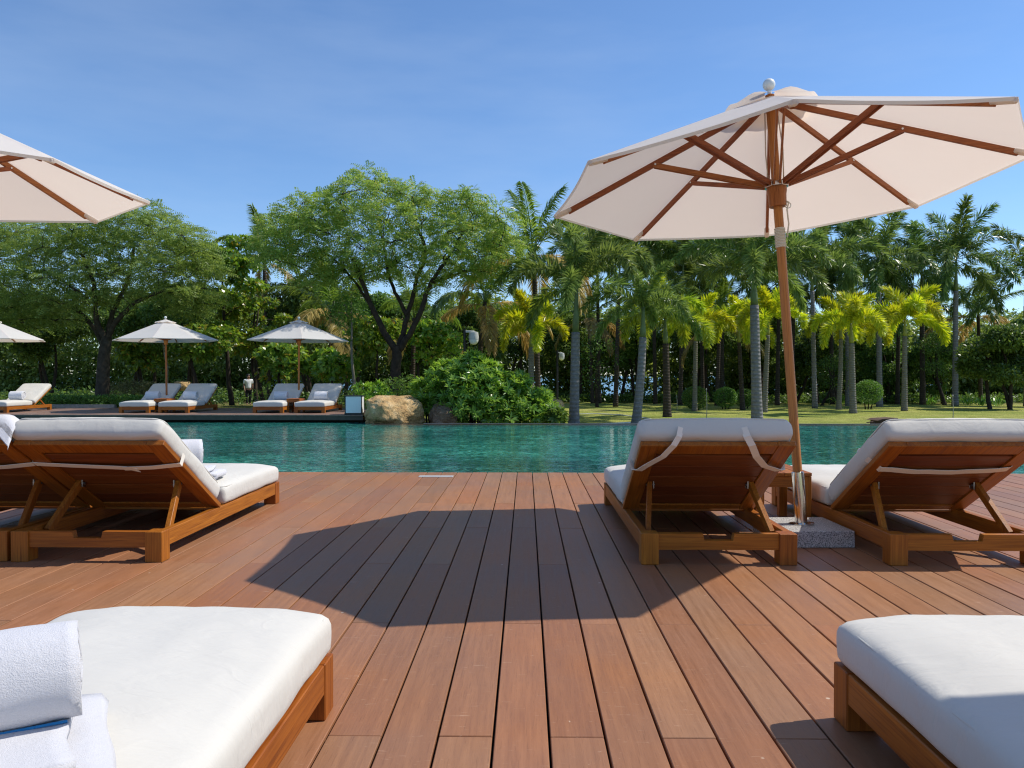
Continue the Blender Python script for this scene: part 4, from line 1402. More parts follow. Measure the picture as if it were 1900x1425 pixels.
BT = [
    (-50, 33, 690, 500, 80, 'broad', 'dark leafy tree at the left edge behind the cut-off far parasol', 2, 0, 1.2),
    (75, 37, 680, 540, 100, 'broad', 'dark leafy tree in the shade left of the domed tree trunk', 3, 0, 1.2),
    (255, 39, 680, 540, 90, 'broad', 'dark leafy tree in the shade just right of the domed tree trunk', 3, 0, 1.2),
    (262, 28, 690, 612, 50, 'almond', 'low broad-leaved branchy tree right behind the sunlit parasol pole', 1, 0.2, 1.0),
    (345, 38, 690, 500, 70, 'broad', 'dark tree filling the gap behind the sunlit parasol canopy', 2, 0, 1.2),
    (425, 29, 600, 420, 62, 'almond', 'tall glossy-leaved tree rising between the two feathery trees', 1, 0.1, 1.5),
    (372, 28, 690, 580, 72, 'almond', 'bright leafy tree beside the right edge of the sunlit parasol', 1, 0.1, 1.3),
    (470, 31, 680, 520, 70, 'almond', 'leafy tree behind the left edge of the shaded parasol', 2, 0, 1.2),
    (560, 36, 690, 500, 80, 'broad', 'dark tree behind the shaded parasol', 2, 0, 1.2),
    (520, 27, 705, 642, 46, 'almond', 'low leafy tree below the left edge of the shaded parasol', 1, 0.1, 1.0),
    (610, 27, 715, 650, 50, 'almond', 'low leafy tree below the right edge of the shaded parasol', 1, -0.1, 1.0),
    (660, 40, 700, 520, 80, 'broad', 'dark tree directly behind the forked trunk of the feathery tree', 2, 0, 1.2),
    (695, 27, 660, 585, 45, 'almond', 'yellow-green leafy tree low behind the left fork of the dark trunk', 1, 0, 1.0),
    (800, 28, 670, 600, 48, 'almond', 'yellow-green leafy tree low behind the right fork of the dark trunk', 1, 0.2, 1.0),
    (770, 42, 700, 540, 80, 'broad', 'dark tree between the forked trunk and the dome light post', 2, 0, 1.2),
    (870, 44, 690, 560, 75, 'broad', 'dark tree behind the dome light on the black post', 2, 0, 1.1),
    (960, 46, 680, 560, 70, 'broad', 'dark tree behind the yellow palm beside the round bush', 3, 0, 1.0),
    (1108, 37, 722, 615, 50, 'fine', 'thin twiggy small tree between the two tall grey palm trunks', 1, 0, 0.45),
    (1060, 46, 690, 560, 60, 'broad', 'dark tree behind the tall grey palm nearest the bush', 2, 0, 1.0),
    (1170, 47, 690, 560, 70, 'broad', 'dark tree behind the second tall grey palm', 3, 0, 1.0),
    (1300, 46, 690, 540, 75, 'broad', 'dark tree behind the clipped ball shrub left of the loungers', 3, 0, 1.0),
    (1400, 47, 700, 550, 70, 'broad', 'dark tree behind the tall grey palm left of the big parasol pole', 2, 0, 1.0),
    (1500, 44, 715, 600, 60, 'broad', 'leafy dark tree just right of the big parasol pole', 2, 0, 1.1),
    (1540, 40, 735, 650, 40, 'fine', 'small thin-stemmed tree right of the big parasol pole', 2, 0, 0.9),
    (1640, 46, 740, 600, 70, 'broad', 'dark tree behind the pair of yellow palms', 2, 0, 1.2),
    (1735, 44, 735, 600, 55, 'broad', 'dark tree behind the rightmost yellow palm', 2, 0, 1.1),
    (1755, 40, 720, 590, 38, 'fine', 'light green slender tree beside the rightmost yellow palm', 1, 0, 1.0),
    (1850, 34, 735, 590, 66, 'broad', 'big bushy tree at the right edge reaching down to the lawn', 3, 0, 1.6),
    (1930, 38, 740, 560, 60, 'broad', 'dark bushy tree cut by the right edge of the photo', 3, 0, 1.4),
]
for i, a in enumerate(BT):
    broad_tree(100 + i, *a[:6], a[6], *a[7:10])
broad_tree(151, 648, 26.0, 600, 545, 26, 'fine', 'slender tree with a thin pale stem left of the dark forked trunk', 1, 0.22, 0.7, bark_m='bark_pale')
broad_tree(152, 300, 27.2, 640, 585, 26, 'fine', 'slender tree with a thin pale stem behind the sunlit parasol', 1, 0.1, 0.7, bark_m='bark_pale')

# ================================================================== PALMS
def frond_mesh(name, L, th0, bend, n, leaflet, width, plume, droop, mat, seed, rad=0.02, beta=(62, 25)):
    r = np.random.default_rng(seed)
    m = 26
    s = np.linspace(0, 1, m)
    ang = R(th0) - R(bend) * s ** 1.35
    dx, dz = np.cos(ang), np.sin(ang)
    X = np.concatenate([[0], np.cumsum((dx[1:] + dx[:-1]) / 2)]) * L / (m - 1)
    Z = np.concatenate([[0], np.cumsum((dz[1:] + dz[:-1]) / 2)]) * L / (m - 1)
    parts = []
    # stalk
    ring = []
    for i in range(m):
        q = rad * (1 - 0.85 * s[i])
        nrm = np.array([-dz[i], 0, dx[i]])
        p = np.array([X[i], 0, Z[i]])
        ring += [p + nrm * q * 0.6, p + np.array([0, q, 0]), p - nrm * q * 0.6, p - np.array([0, q, 0])]
    Q = [[4 * i + k, 4 * i + (k + 1) % 4, 4 * i + 4 + (k + 1) % 4, 4 * i + 4 + k] for i in range(m - 1) for k in range(4)]
    parts.append((np.array(ring), np.array(Q)))
    for sd in (-1, 1):
        t = np.clip(np.linspace(0.14, 0.995, n) + r.uniform(-0.4, 0.4, n) / n, 0.1, 1)
        px_, pz_, a = np.interp(t, s, X), np.interp(t, s, Z), np.interp(t, s, ang)
        P = np.stack([px_, np.zeros(n), pz_], 1)
        T = np.stack([np.cos(a), np.zeros(n), np.sin(a)], 1)
        N = np.stack([-np.sin(a), np.zeros(n), np.cos(a)], 1)
        psi = r.uniform(-plume, plume, n)
        be = np.radians(beta[0] + (beta[1] - beta[0]) * t + r.uniform(-7, 7, n))
        lat = np.array([0, sd, 0]) * np.cos(psi)[:, None] + N * np.sin(psi)[:, None]
        D = unit(T * np.cos(be)[:, None] + lat * np.sin(be)[:, None])
        ln = leaflet * np.sin(np.pi * (0.16 + 0.72 * t)) ** 0.7 * r.uniform(0.85, 1.12, n)
        S = unit(np.cross(D, N + 0.4 * r.normal(size=(n, 3))))
        parts.append(leaf_quads(P, D, S, ln, width, droop * r.uniform(0.6, 1.4, n), 0.42))
    V, Q = join(parts)
    return np_mesh(name, V, Q, M[mat])
SPECIES = {}
def species(name, L, thetas, bends, n, leaflet, width, plume, droop, mat, rad=0.02, beta=(62, 25), old=None):
    SPECIES[name] = [frond_mesh('frond', L * (0.8 if th > 72 else 1.0), th, be, n, leaflet, width, plume, droop, (old if (old and k >= len(thetas) - 2) else mat), hash_(name) + k, rad, beta)
                     for k, (th, be) in enumerate(zip(thetas, bends))]
def hash_(s):
    return sum(ord(c) * (i + 3) for i, c in enumerate(s)) % 9973
species('foxtail', 3.0, (80, 64, 50, 36, 18), (60, 92, 105, 105, 95), 230, 0.48, 0.046, 3.14, 0.30, 'frond_foxtail', 0.024, (70, 40))
species('lime', 2.2, (80, 64, 52, 38, 24), (75, 125, 145, 140, 130), 170, 0.42, 0.044, 3.14, 0.22, 'frond_foxtail_lime', 0.022, (74, 44))
species('yellow', 1.95, (82, 68, 56, 44, 28), (70, 122, 145, 145, 135), 180, 0.38, 0.054, 3.14, 0.14, 'frond_yellow', 0.02, (72, 42))
species('royal', 3.4, (80, 62, 44, 24, 4, -16), (45, 65, 78, 78, 72, 55), 135, 0.68, 0.062, 1.3, 0.5, 'frond_royal', 0.03, (60, 30))
species('coconut', 3.9, (80, 66, 50, 32, 10, -10), (35, 60, 75, 85, 85, 75), 110, 0.85, 0.062, 0.35, 0.75, 'frond_coconut', 0.032, (58, 26), 'frond_old')
def palm(sp, px_b, px_c, py_c, Y, n, r_tr, label, shaft=0.0, bark_m='palm_grey', scale=1.0, seed=0, group=None, bend=0.0, cs='crownshaft', py_b=None):
    rr = random.Random(seed * 7 + 3)
    top = at(px_c, py_c, Y)
    b = at(px_b, 760, Y)
    gz = ground_z(b.x, Y)
    t = empty('palm_tree', (b.x, Y, gz))
    tag(t, label, 'palm', group)
    tl = Vector((top.x - b.x, 0, top.z - gz))
    pts, rad = [], []
    m = 34
    hs = 1 - shaft / tl.z
    for i in range(m + 1):
        u = i / m * hs
        p = Vector((tl.x * u + bend * math.sin(math.pi * u), 0, tl.z * u - (0.05 if i == 0 else 0)))
        q = r_tr * 0.80 * (1.14 - 0.30 * u + 0.28 * math.exp(-u * 14))
        q *= 1 + 0.018 * math.sin(i * 2.4)
        pts.append(p)
        rad.append(q)
    MB().tube(pts, rad, 12).build('trunk', M[bark_m], t, 'all')
    if shaft:
        p0 = pts[-1]
        sp_pts = [p0 + (tl - p0) * k / 5 for k in range(6)]
        sp_r = [rad[-1] * q for q in (0.86, 0.84, 0.70, 0.56, 0.46, 0.40)]
        MB().tube(sp_pts, sp_r, 10).build('crownshaft', M[cs], t, 'all')
    var = SPECIES[sp]
    az = rr.uniform(0, 6.28)
    for k in range(n):
        age = k / (n - 1)
        vi = min(len(var) - 1, int(age * len(var)))
        o = link('frond', var[vi], t)
        az += 2.39996 + rr.uniform(-0.25, 0.25)
        o.location = tl + Vector((0, 0, -0.05 - 0.10 * age))
        o.rotation_euler = (rr.uniform(-0.12, 0.12), rr.uniform(-0.10, 0.10), az)
        sc = scale * rr.uniform(0.88, 1.08)
        o.scale = (sc, sc, sc)
    return t
FX, YL, RY, CO = 'tall grey-trunked foxtail palms on the lawn', 'small yellow-green palms on the lawn', 'tall royal palms at the back', 'coconut palms among the trees'
palm('foxtail', 1065, 1070, 527, 23.2, 11, 0.165, 'tall foxtail palm with grey ringed trunk nearest the round bush', 1.45, seed=1, group=FX)
palm('foxtail', 1180, 1194, 570, 23.0, 9, 0.150, 'tall foxtail palm with curved grey trunk at the pool edge left of the loungers', 0.9, seed=2, group=FX, bend=0.05, scale=0.66)
palm('foxtail', 1405, 1398, 498, 24.2, 13, 0.185, 'tall foxtail palm with thick grey trunk just left of the big parasol pole', 1.15, seed=3, group=FX, scale=0.98)
palm('foxtail', 1262, 1268, 486, 39.0, 13, 0.125, 'foxtail palm under the lower left edge of the big parasol canopy', 1.2, seed=4, group=FX, scale=1.3, bark_m='palm_brown_shaded')
palm('foxtail', 1512, 1506, 492, 36.0, 13, 0.125, 'foxtail palm with drooping plumes just right of the big parasol pole', 1.2, seed=5, group=FX, scale=1.15)
palm('foxtail', 1142, 1150, 492, 38.0, 13, 0.125, 'foxtail palm behind and between the two tall grey palms near the bush', 1.2, seed=6, group=FX, bark_m='palm_brown_shaded', scale=1.25)
palm('lime', 1238, 1234, 590, 27.0, 9, 0.15, 'lime-green bushy palm right of the curved grey palm trunk', 0.9, seed=7, group=YL, bark_m='palm_brown_shaded')
palm('yellow', 985, 986, 606, 26.0, 9, 0.125, 'yellow palm rising behind the round glossy bush', 0.7, 'palm_thin', 0.92, 8, YL, 0, 'crownshaft_yellow')
palm('yellow', 1289, 1291, 602, 32.5, 8, 0.115, 'yellow palm with thin trunk beside the clipped ball shrub left of the loungers', 0.7, 'palm_thin', 1.0, 9, YL, 0, 'crownshaft_yellow')
palm('yellow', 1378, 1370, 606, 34.0, 8, 0.12, 'yellow palm left of the thick grey palm trunk', 0.7, 'palm_brown_shaded', 1.05, 10, YL, 0, 'crownshaft_yellow')
palm('yellow', 1418, 1426, 590, 31.0, 9, 0.125, 'yellow palm partly hidden behind the big parasol pole', 0.7, 'palm_thin', 1.1, 11, YL, 0, 'crownshaft_yellow')
palm('yellow', 1556, 1560, 600, 34.0, 8, 0.12, 'left and rear palm of the close pair of yellow palms', 0.7, 'palm_thin', 1.05, 12, YL, 0.04, 'crownshaft_yellow')
palm('yellow', 1583, 1579, 600, 29.2, 9, 0.135, 'front palm of the close pair of yellow palms', 0.75, 'palm_thin', 1.0, 13, YL, 0, 'crownshaft_yellow')
palm('yellow', 1678, 1679, 592, 31.8, 10, 0.125, 'rightmost yellow palm with thin grey trunk on the lawn', 0.7, 'palm_thin', 1.2, 14, YL, 0, 'crownshaft_yellow')
palm('royal', 1632, 1630, 482, 38.0, 13, 0.15, 'royal palm behind the pair of yellow palms, crown under the right canopy corner', 1.6, seed=15, group=RY)
palm('royal', 1712, 1710, 500, 41.0, 13, 0.15, 'royal palm between the two tallest palms at right, with browned fronds', 1.5, seed=16, group=RY, bark_m='palm_brown_shaded')
palm('royal', 1772, 1774, 476, 38.5, 14, 0.15, 'tallest royal palm at right standing clear against the sky', 1.7, seed=17, group=RY, scale=1.05)
palm('royal', 1905, 1903, 510, 40.0, 13, 0.15, 'royal palm cut by the right edge of the photo', 1.6, seed=18, group=RY, scale=1.1)
palm('royal', 1574, 1572, 470, 40.0, 13, 0.15, 'royal palm left of the pair of yellow palms, crown under the parasol edge', 1.6, seed=19, group=RY)
palm('royal', 1470, 1472, 500, 42.0, 12, 0.15, 'royal palm whose crown shows behind the big parasol pole', 1.5, seed=20, group=RY, bark_m='palm_brown_shaded')
palm('royal', 1340, 1338, 490, 42.0, 12, 0.15, 'royal palm behind the canopy edge left of the big parasol pole', 1.5, seed=21, group=RY, bark_m='palm_brown_shaded')
palm('coconut', 1000, 990, 468, 29.0, 12, 0.12, 'coconut palm with upright fronds showing against the sky left of the big parasol', 0, 'palm_brown_shaded', 0.95, 22, CO)
palm('coconut', 880, 900, 560, 31.0, 11, 0.12, 'coconut palm with browned arching fronds behind the dome light', 0, 'palm_brown_shaded', 0.9, 23, CO)
palm('coconut', 765, 768, 590, 34.0, 10, 0.12, 'coconut palm with dry fronds seen between the dark forks', 0, 'palm_brown_shaded', 0.8, 24, CO)
palm('coconut', 612, 616, 575, 30.0, 10, 0.12, 'coconut palm with hanging green fronds behind the shaded parasol', 0, 'palm_brown_shaded', 0.85, 25, CO)
palm('coconut', 500, 490, 480, 36.0, 9, 0.12, 'coconut palm with pale feathery tips left of the forked feathery tree', 0, 'palm_brown_shaded', 0.8, 26, CO)
palm('coconut', 1330, 1335, 600, 38.0, 9, 0.12, 'low coconut palm behind the yellow palms left of the big parasol pole', 0, 'palm_brown_shaded', 0.8, 27, CO)
palm('coconut', 1820, 1815, 585, 43.0, 10, 0.12, 'low coconut palm at right below the tallest royal palm', 0, 'palm_brown_shaded', 0.9, 28, CO)
palm('coconut', 1100, 1092, 590, 43.0, 10, 0.12, 'coconut palm with orange-brown fronds between the two tall grey palms', 0, 'palm_brown_shaded', 0.75, 29, CO)

palm('foxtail', 1112, 1108, 478, 43.0, 14, 0.12, 'dark palm crown just above and between the two tall grey palms', 1.0, 'palm_brown_shaded', 1.15, 31, FX)
palm('foxtail', 1216, 1212, 505, 42.0, 14, 0.12, 'dark palm behind the curved grey palm, under the parasol left corner', 1.0, 'palm_brown_shaded', 1.1, 32, FX)
palm('royal', 1304, 1300, 520, 43.0, 14, 0.13, 'dark palm directly above the thin yellow palm left of the loungers', 1.0, 'palm_brown_shaded', 0.95, 33, RY)
palm('royal', 1442, 1446, 530, 41.0, 14, 0.13, 'dark palm filling the gap right behind the honey-coloured parasol pole', 1.0, 'palm_brown_shaded', 0.9, 34, RY)
palm('royal', 1545, 1540, 525, 42.0, 14, 0.13, 'dark palm above the left palm of the close yellow pair', 1.0, 'palm_brown_shaded', 0.95, 35, RY)
palm('royal', 1665, 1668, 545, 43.0, 13, 0.13, 'lower dark palm showing between the two tall royal palms at right', 1.0, 'palm_brown_shaded', 1.0, 36, RY)
# ================================================================== SHRUBS
def shrub(name, label, origin, parts, mat, cat='shrub', group=None, stems=None):
    t = empty(name, origin)
    tag(t, label, cat, group)
    V, Q = join(parts)
    link('foliage', np_mesh('foliage', V - np.array(origin), Q, M[mat]), t)
    if stems:
        mb = MB()
        for a, b, q in stems:
            a, b = Vector(a) - Vector(origin), Vector(b) - Vector(origin)
            mb.tube([a, a.lerp(b, 0.5) + Vector((0.03, 0.02, 0.02)), b], [q, q * 0.8, q * 0.5], 5)
        link('stem', mb.mesh('stem', M['bark_dark'], 'all'), t)
    return t
r = np.random.default_rng(31)
bp, st = [], []
BY = 20.9
for (x, y, hw, hh) in ((835, 718, 50, 40), (885, 708, 52, 42), (858, 690, 30, 22), (903, 688, 24, 16), (826, 686, 18, 14), (932, 732, 46, 38), (962, 712, 20, 16), (978, 756, 40, 30), (1015, 768, 26, 20), (1002, 738, 16, 14),
                        (796, 742, 30, 30), (870, 752, 76, 36), (935, 772, 56, 20), (782, 722, 16, 14), (876, 670, 16, 12)):
    s = BY / FPX
    for dy in (-0.55, 0.35):
        c = at(x, y, BY + dy * r.uniform(0.5, 1.3))
        bp.append(rosette_cluster(r, c, (hw * s, min(0.8, hw * s), hh * s), int(44 + 165 * hw * hh * s * s), 10, 0.21, 0.050, 0.35, 0.75))
        st.append((Vector((c.x * 0.9 - 0.1, BY, ground_z(c.x, BY))), c, 0.03))
shrub('glossy_bush', 'big rounded bush of glossy bright green leaves at the pool edge', at(910, 787, BY) * 1.0, bp, 'leaf_bush', 'bush', None, st)
# darker small-leaved shrub and tuft left of it
c = at(752, 722, 21.6)
shrub('small_bush', 'grey-green twiggy bush behind the golden boulder', (c.x, c.y, -0.3), [loose_cluster(r, c + Vector((dx, 0, dz)), (0.45, 0.4, 0.35), 420, 0.10, 0.04) for dx, dz in ((-0.4, 0), (0.1, 0.1), (0.55, -0.05))], 'leaf_topiary', 'bush')
c = at(688, 728, 21.4)
shrub('leafy_plant', 'bright green leafy plant behind the box lantern', (c.x, c.y, -0.2), [rosette_cluster(r, c + Vector((dx, dy, dz)), (0.26, 0.25, 0.2), 40, 10, 0.17, 0.045) for dx, dy, dz in ((-0.2, 0, 0), (0.15, 0.1, 0.05), (0.0, -0.1, -0.25), (0.35, 0.0, -0.15))], 'leaf_bush', 'plant')
# hanging leaf clump over the overflow edge
c = at(1032, 775, 20.0)
shrub('leafy_plant', 'leafy clump at the right foot of the big glossy bush', (c.x, c.y, -0.4), [rosette_cluster(r, c, (0.22, 0.2, 0.14), 26, 9, 0.24, 0.09)], 'leaf_topiary', 'plant')
# clipped balls
for px, py, hw, Yb, lab in ((1290, 738, 24, 33.5, 'clipped ball shrub at the foot of the thin yellow palm left of the loungers'), (1346, 737, 21, 35.0, 'clipped ball shrub second in the row left of the big parasol pole'),
                            (1381, 738, 18, 35.5, 'clipped ball shrub beside the thick grey palm trunk'), (1611, 727, 25, 34.5, 'large clipped ball shrub right of the pair of yellow palms')):
    c = at(px, py, Yb)
    q = hw * Yb / FPX
    shrub('ball_shrub', lab, (c.x, c.y, ground_z(c.x, Yb)), [loose_cluster(r, c, (q, q, q * 0.88), 3000, 0.075, 0.045, 0.72)], 'leaf_topiary', 'shrub', 'clipped ball shrubs on the lawn',
          [(Vector((c.x + d, c.y, ground_z(c.x, Yb))), c + Vector((d * 2, 0, -0.2)), 0.03) for d in (-0.12, 0.0, 0.12)])
# low hedge with kerb behind the far deck
hp_ = []
x0, x1 = at(88, 740, 24.4).x, at(262, 740, 24.4).x
for k in range(26):
    xx = x0 + (x1 - x0) * k / 25
    for yy in (24.2, 24.75):
        hp_.append(loose_cluster(r, (xx, yy, 0.12 + 0.02 * math.sin(k)), (0.22, 0.4, 0.24), 260, 0.085, 0.045, 0.55))
shrub('low_hedge', 'low clipped hedge behind the far deck left of the loungers', ((x0 + x1) / 2, 24.5, 0), hp_, 'leaf_topiary', 'hedge')
kb = MB()
kx0, kx1 = at(86, 760, 23.85).x, at(215, 760, 23.85).x
kb.prism([(23.72, -0.3), (23.72, 0.10), (23.90, 0.10), (23.90, -0.3)], lambda u, v: (kx0, u + 0.1, v), lambda u, v: (kx1, u, v))
tag(kb.build('planter_kerb', M['kerb_stone']), kind='structure')
c = at(245, 722, 27.5)
shrub('dry_bush', 'pale dry-looking bush behind the left far lounger pair', (c.x, c.y, -0.1), [loose_cluster(r, c + Vector((dx, 0, dz)), (0.5, 0.45, 0.28), 700, 0.10, 0.025) for dx, dz in ((-0.5, 0), (0.0, 0.08), (0.5, 0.02), (0.8, -0.05))], 'leaf_dry', 'bush')
# strap-leaved plants along the back right
for i, (px, Yp) in enumerate(((1795, 40.0), (1822, 39.5), (1850, 39.8), (1560, 42.0), (1722, 41.5))):
    c = at(px, 744, Yp)
    c.z = ground_z(c.x, Yp)
    n = 46
    az = r.uniform(0, 6.28, n)
    el = r.uniform(0.5, 1.3, n)
    D = np.stack([np.cos(az) * np.cos(el), np.sin(az) * np.cos(el), np.sin(el)], 1)
    P = np.array(c) + np.stack([np.cos(az), np.sin(az), 0 * az], 1) * r.uniform(0, 0.35, (n, 1))
    V, Q = leaf_quads(P, D, side_of(D), r.uniform(0.6, 1.0, n), 0.07, 0.9, 0.55)
    shrub('strap_leaf_plant', ['strap-leaved plant at the lawn edge, left one of the three before the bushy tree', 'strap-leaved plant at the lawn edge, middle one of the three before the bushy tree',
          'strap-leaved plant at the lawn edge, right one of the three before the bushy tree', 'strap-leaved plant at the back of the lawn behind the pair of yellow palms', 'strap-leaved plant at the back of the lawn beside the rightmost yellow palm'][i],
          tuple(c), [(V, Q)], 'leaf_bush', 'plant', 'strap-leaved plants')
# undergrowth that reads as one mass below the trees
ug = []
for k in range(620):
    x = r.uniform(-34, 36)
    y = r.uniform(44.5, 49) if r.uniform() < 0.65 or x > -3 else r.uniform(27, 44)
    h = 0.35 + 0.5 * abs(mnoise.noise(Vector((x * 0.25, y * 0.1, 0)))) + (0.25 if x < -6 else 0)
    z = ground_z(x, y)
    ug.append(loose_cluster(r, (x, y, z + h * 0.4), (r.uniform(0.4, 0.8), 0.5, h * r.uniform(0.4, 0.7)), 75, 0.22, 0.085))
V, Q = join(ug)
uo = link('undergrowth', np_mesh('undergrowth', V, Q, M['leaf_dark']))
tag(uo, 'dark leafy undergrowth below the trees at the back', 'undergrowth', None, 'stuff')

# the far wood behind everything reads as one dark mass
fw = []
for k in range(4200):
    px = r.uniform(-220, 2120) if k < 3300 else r.uniform(2080, 3100) if k < 3850 else r.uniform(-900, -200)
    tp_ = 545 if px < 500 else 560 if px < 1000 else 575 if px < 1500 else 590
    tp_ += 30 * mnoise.noise(Vector((px * 0.012, 5.0, 0)))
    py = r.uniform(tp_, 742) if k < 2100 else r.uniform(650, 742)
    if py > 684 and r.uniform() < (0.66 if 950 < px < 1010 or 1100 < px < 1240 else 0.30 if 560 < px < 700 else 0.02):
        continue
    c = at(px, py, r.uniform(48.5, 54.0))
    fw.append(loose_cluster(r, c, (r.uniform(0.6, 1.1), 0.9, r.uniform(0.5, 0.85)), 75, 0.34, 0.17))
V, Q = join(fw)
tag(link('far_wood', np_mesh('far_wood', V, Q, M['leaf_wood'])), 'dense dark wood closing the view behind the palms and trees', 'wood', None, 'stuff')

# ================================================================== BOULDERS
def boulder(label, px, py, hw, hh, Y, mat, seed, flat=0.75, zb=-0.5):
    bm = bmesh.new()
    bmesh.ops.create_icosphere(bm, subdivisions=5, radius=1.0)
    s = Y / FPX
    c = at(px, py, Y)
    rx, rz = hw * s, hh * s
    for v in bm.verts:
        p = v.co.copy()
        # squarish block
        e = 0.62
        q = Vector((math.copysign(abs(p.x) ** e, p.x), math.copysign(abs(p.y) ** e, p.y), math.copysign(abs(p.z) ** e, p.z)))
        q = p.lerp(q, 0.75)
        o = Vector((seed * 3.1, seed * 1.7, seed))
        d = 0.20 * mnoise.noise(q * 1.1 + o) + 0.11 * mnoise.noise(q * 2.6 + o) - 0.09 * abs(mnoise.noise(q * 5.0 + o)) + 0.035 * mnoise.noise(q * 12.0 + o)
        q *= 1 + d
        v.co = Vector((q.x * rx, q.y * rx * flat, q.z * rz))
    me = bpy.data.meshes.new('boulder')
    bm.to_mesh(me)
    bm.free()
    me.polygons.foreach_set('use_smooth', [True] * len(me.polygons))
    o = link('boulder', me, None, M[mat])
    o.location = c
    o.rotation_euler = (0, 0, seed * 0.7)
    return tag(o, label, 'boulder', 'boulders at the pool edge')
boulder('large golden-brown boulder at the far pool edge beside the box lantern', 731, 765, 57, 31, 19.75, 'rock_gold', 1.3, 0.7)
boulder('smaller brown boulder between the golden boulder and the glossy bush', 822, 773, 30, 25, 19.9, 'rock_brown', 2.6, 0.8)
boulder('pale boulder peeking out right of the glossy bush', 1026, 752, 20, 12, 22.6, 'rock_gold', 3.9, 0.9)
boulder('low brown rock almost hidden behind the right far lounger of the sunlit parasol', 338, 716, 16, 9, 27.0, 'rock_gold', 4.4, 0.9)

# ================================================================== SMALL THINGS
# box lantern on the far deck's corner
lp = Vector((FAR_X1 - 0.27, FAR_Y0 + 0.26, 0.0))
t = tag(empty('box_lantern', lp, R(4)), 'square white box lantern with dark frame on the corner of the far deck', 'lantern')
w_, h_ = 0.205, 0.47
fr = MB()
for sx in (-1, 1):
    for sy in (-1, 1):
        fr.box(sx * w_ - 0.011, sx * w_ + 0.011, sy * w_ - 0.011, sy * w_ + 0.011, 0, h_)
fr.box(-w_ - 0.02, w_ + 0.02, -w_ - 0.02, w_ + 0.02, 0.001, 0.045)
fr.build('frame', M['black_metal'], t)
MB().box(-w_ - 0.022, w_ + 0.022, -w_ - 0.022, w_ + 0.022, h_ - 0.001, h_ + 0.022, 0.004).build('lid', M['black_metal'], t)
for a in range(4):
    p = MB().box(-w_ + 0.0112, w_ - 0.0112, -w_ - 0.006, -w_ + 0.004, 0.046, h_ - 0.002).build('panel', M['lamp_panel'], t)
    p.rotation_euler = (0, 0, a * math.pi / 2)
# dome lights / cameras on black posts
def dome(px, py, post_px, Y, sz, label):
    c = at(px, py, Y)
    pp = at(post_px, py - 14 * sz / 0.3, Y)
    g = ground_z(pp.x, Y)
    t = tag(empty('dome_light', (pp.x, Y, g)), label, 'dome light', 'white dome lights on black posts')
    O = Vector((pp.x, Y, g))
    MB().tube([(0, 0, 0), (0, 0, pp.z - g)], 0.045, 10).build('post', M['black_metal'], t, True)
    d = c - O
    MB().box(0.03, d.x + 0.02, -0.03, 0.03, d.z + sz * 0.52, d.z + sz * 0.72, 0.01).build('bracket', M['white_plastic'], t)
    prof = [(0.06, sz * 0.62), (sz * 0.40, sz * 0.55), (sz * 0.46, sz * 0.15), (sz * 0.44, -sz * 0.10)]
    MB().lathe(prof, 18, (d.x, 0, d.z)).build('housing', M['white_plastic'], t, True)
    prof = [(sz * 0.43, -sz * 0.11), (sz * 0.40, -sz * 0.30), (sz * 0.28, -sz * 0.48), (sz * 0.10, -sz * 0.56)]
    MB().lathe(prof, 18, (d.x, 0, d.z)).build('globe', M['lamp_panel'], t, True)
dome(879, 628, 862, 25.0, 0.36, 'white dome light on a black post above the glossy bush')
dome(1042, 662, 1034, 31.0, 0.26, 'smaller white dome light on a dark post left of the tall grey palm')
# thin stakes in the lawn
for px, y0, y1, lab in ((1311, 780, 723, 'thin dark stake in the lawn right of the thin yellow palm'), (1256, 757, 734, 'short thin stake in the lawn between the grey palm and the ball shrub'), (1768, 786, 735, 'thin dark stake in the lawn at right below the tallest palm')):
    Yk = 24.5 if y0 > 775 else 33.0
    p = at(px, y0, Yk)
    g = ground_z(p.x, Yk)
    hgt = at(px, y1, Yk).z - g
    s = MB()
    s.tube([(0, 0, -0.05), (0.01, 0, hgt * 0.5), (-0.012, 0, hgt)], [0.014, 0.012, 0.010], 6)
    s.lathe([(0.010, hgt - 0.02), (0.022, hgt - 0.01), (0.022, hgt + 0.03), (0.008, hgt + 0.04)], 8, (-0.012, 0, 0))
    o = s.build('garden_stake', M['bracket_metal'])
    o.location = (p.x, Yk, g)
    tag(o, lab, 'stake', 'thin stakes in the lawn')
# garden hose
hpts = []
for px, py in ((1072, 769), (1090, 768.5), (1110, 769), (1150, 771.5), (1190, 775.5), (1212, 778), (1219, 780), (1208, 782), (1170, 783.5), (1125, 785.5), (1085, 787)):
    q = on(px, py, -0.45)
    q.z = ground_z(q.x, q.y) + 0.022
    hpts.append(q)
tag(MB().tube(hpts, 0.022, 6).build('garden_hose', M['hose'], None, 'all'), 'pale garden hose lying in a loop on the lawn', 'hose')
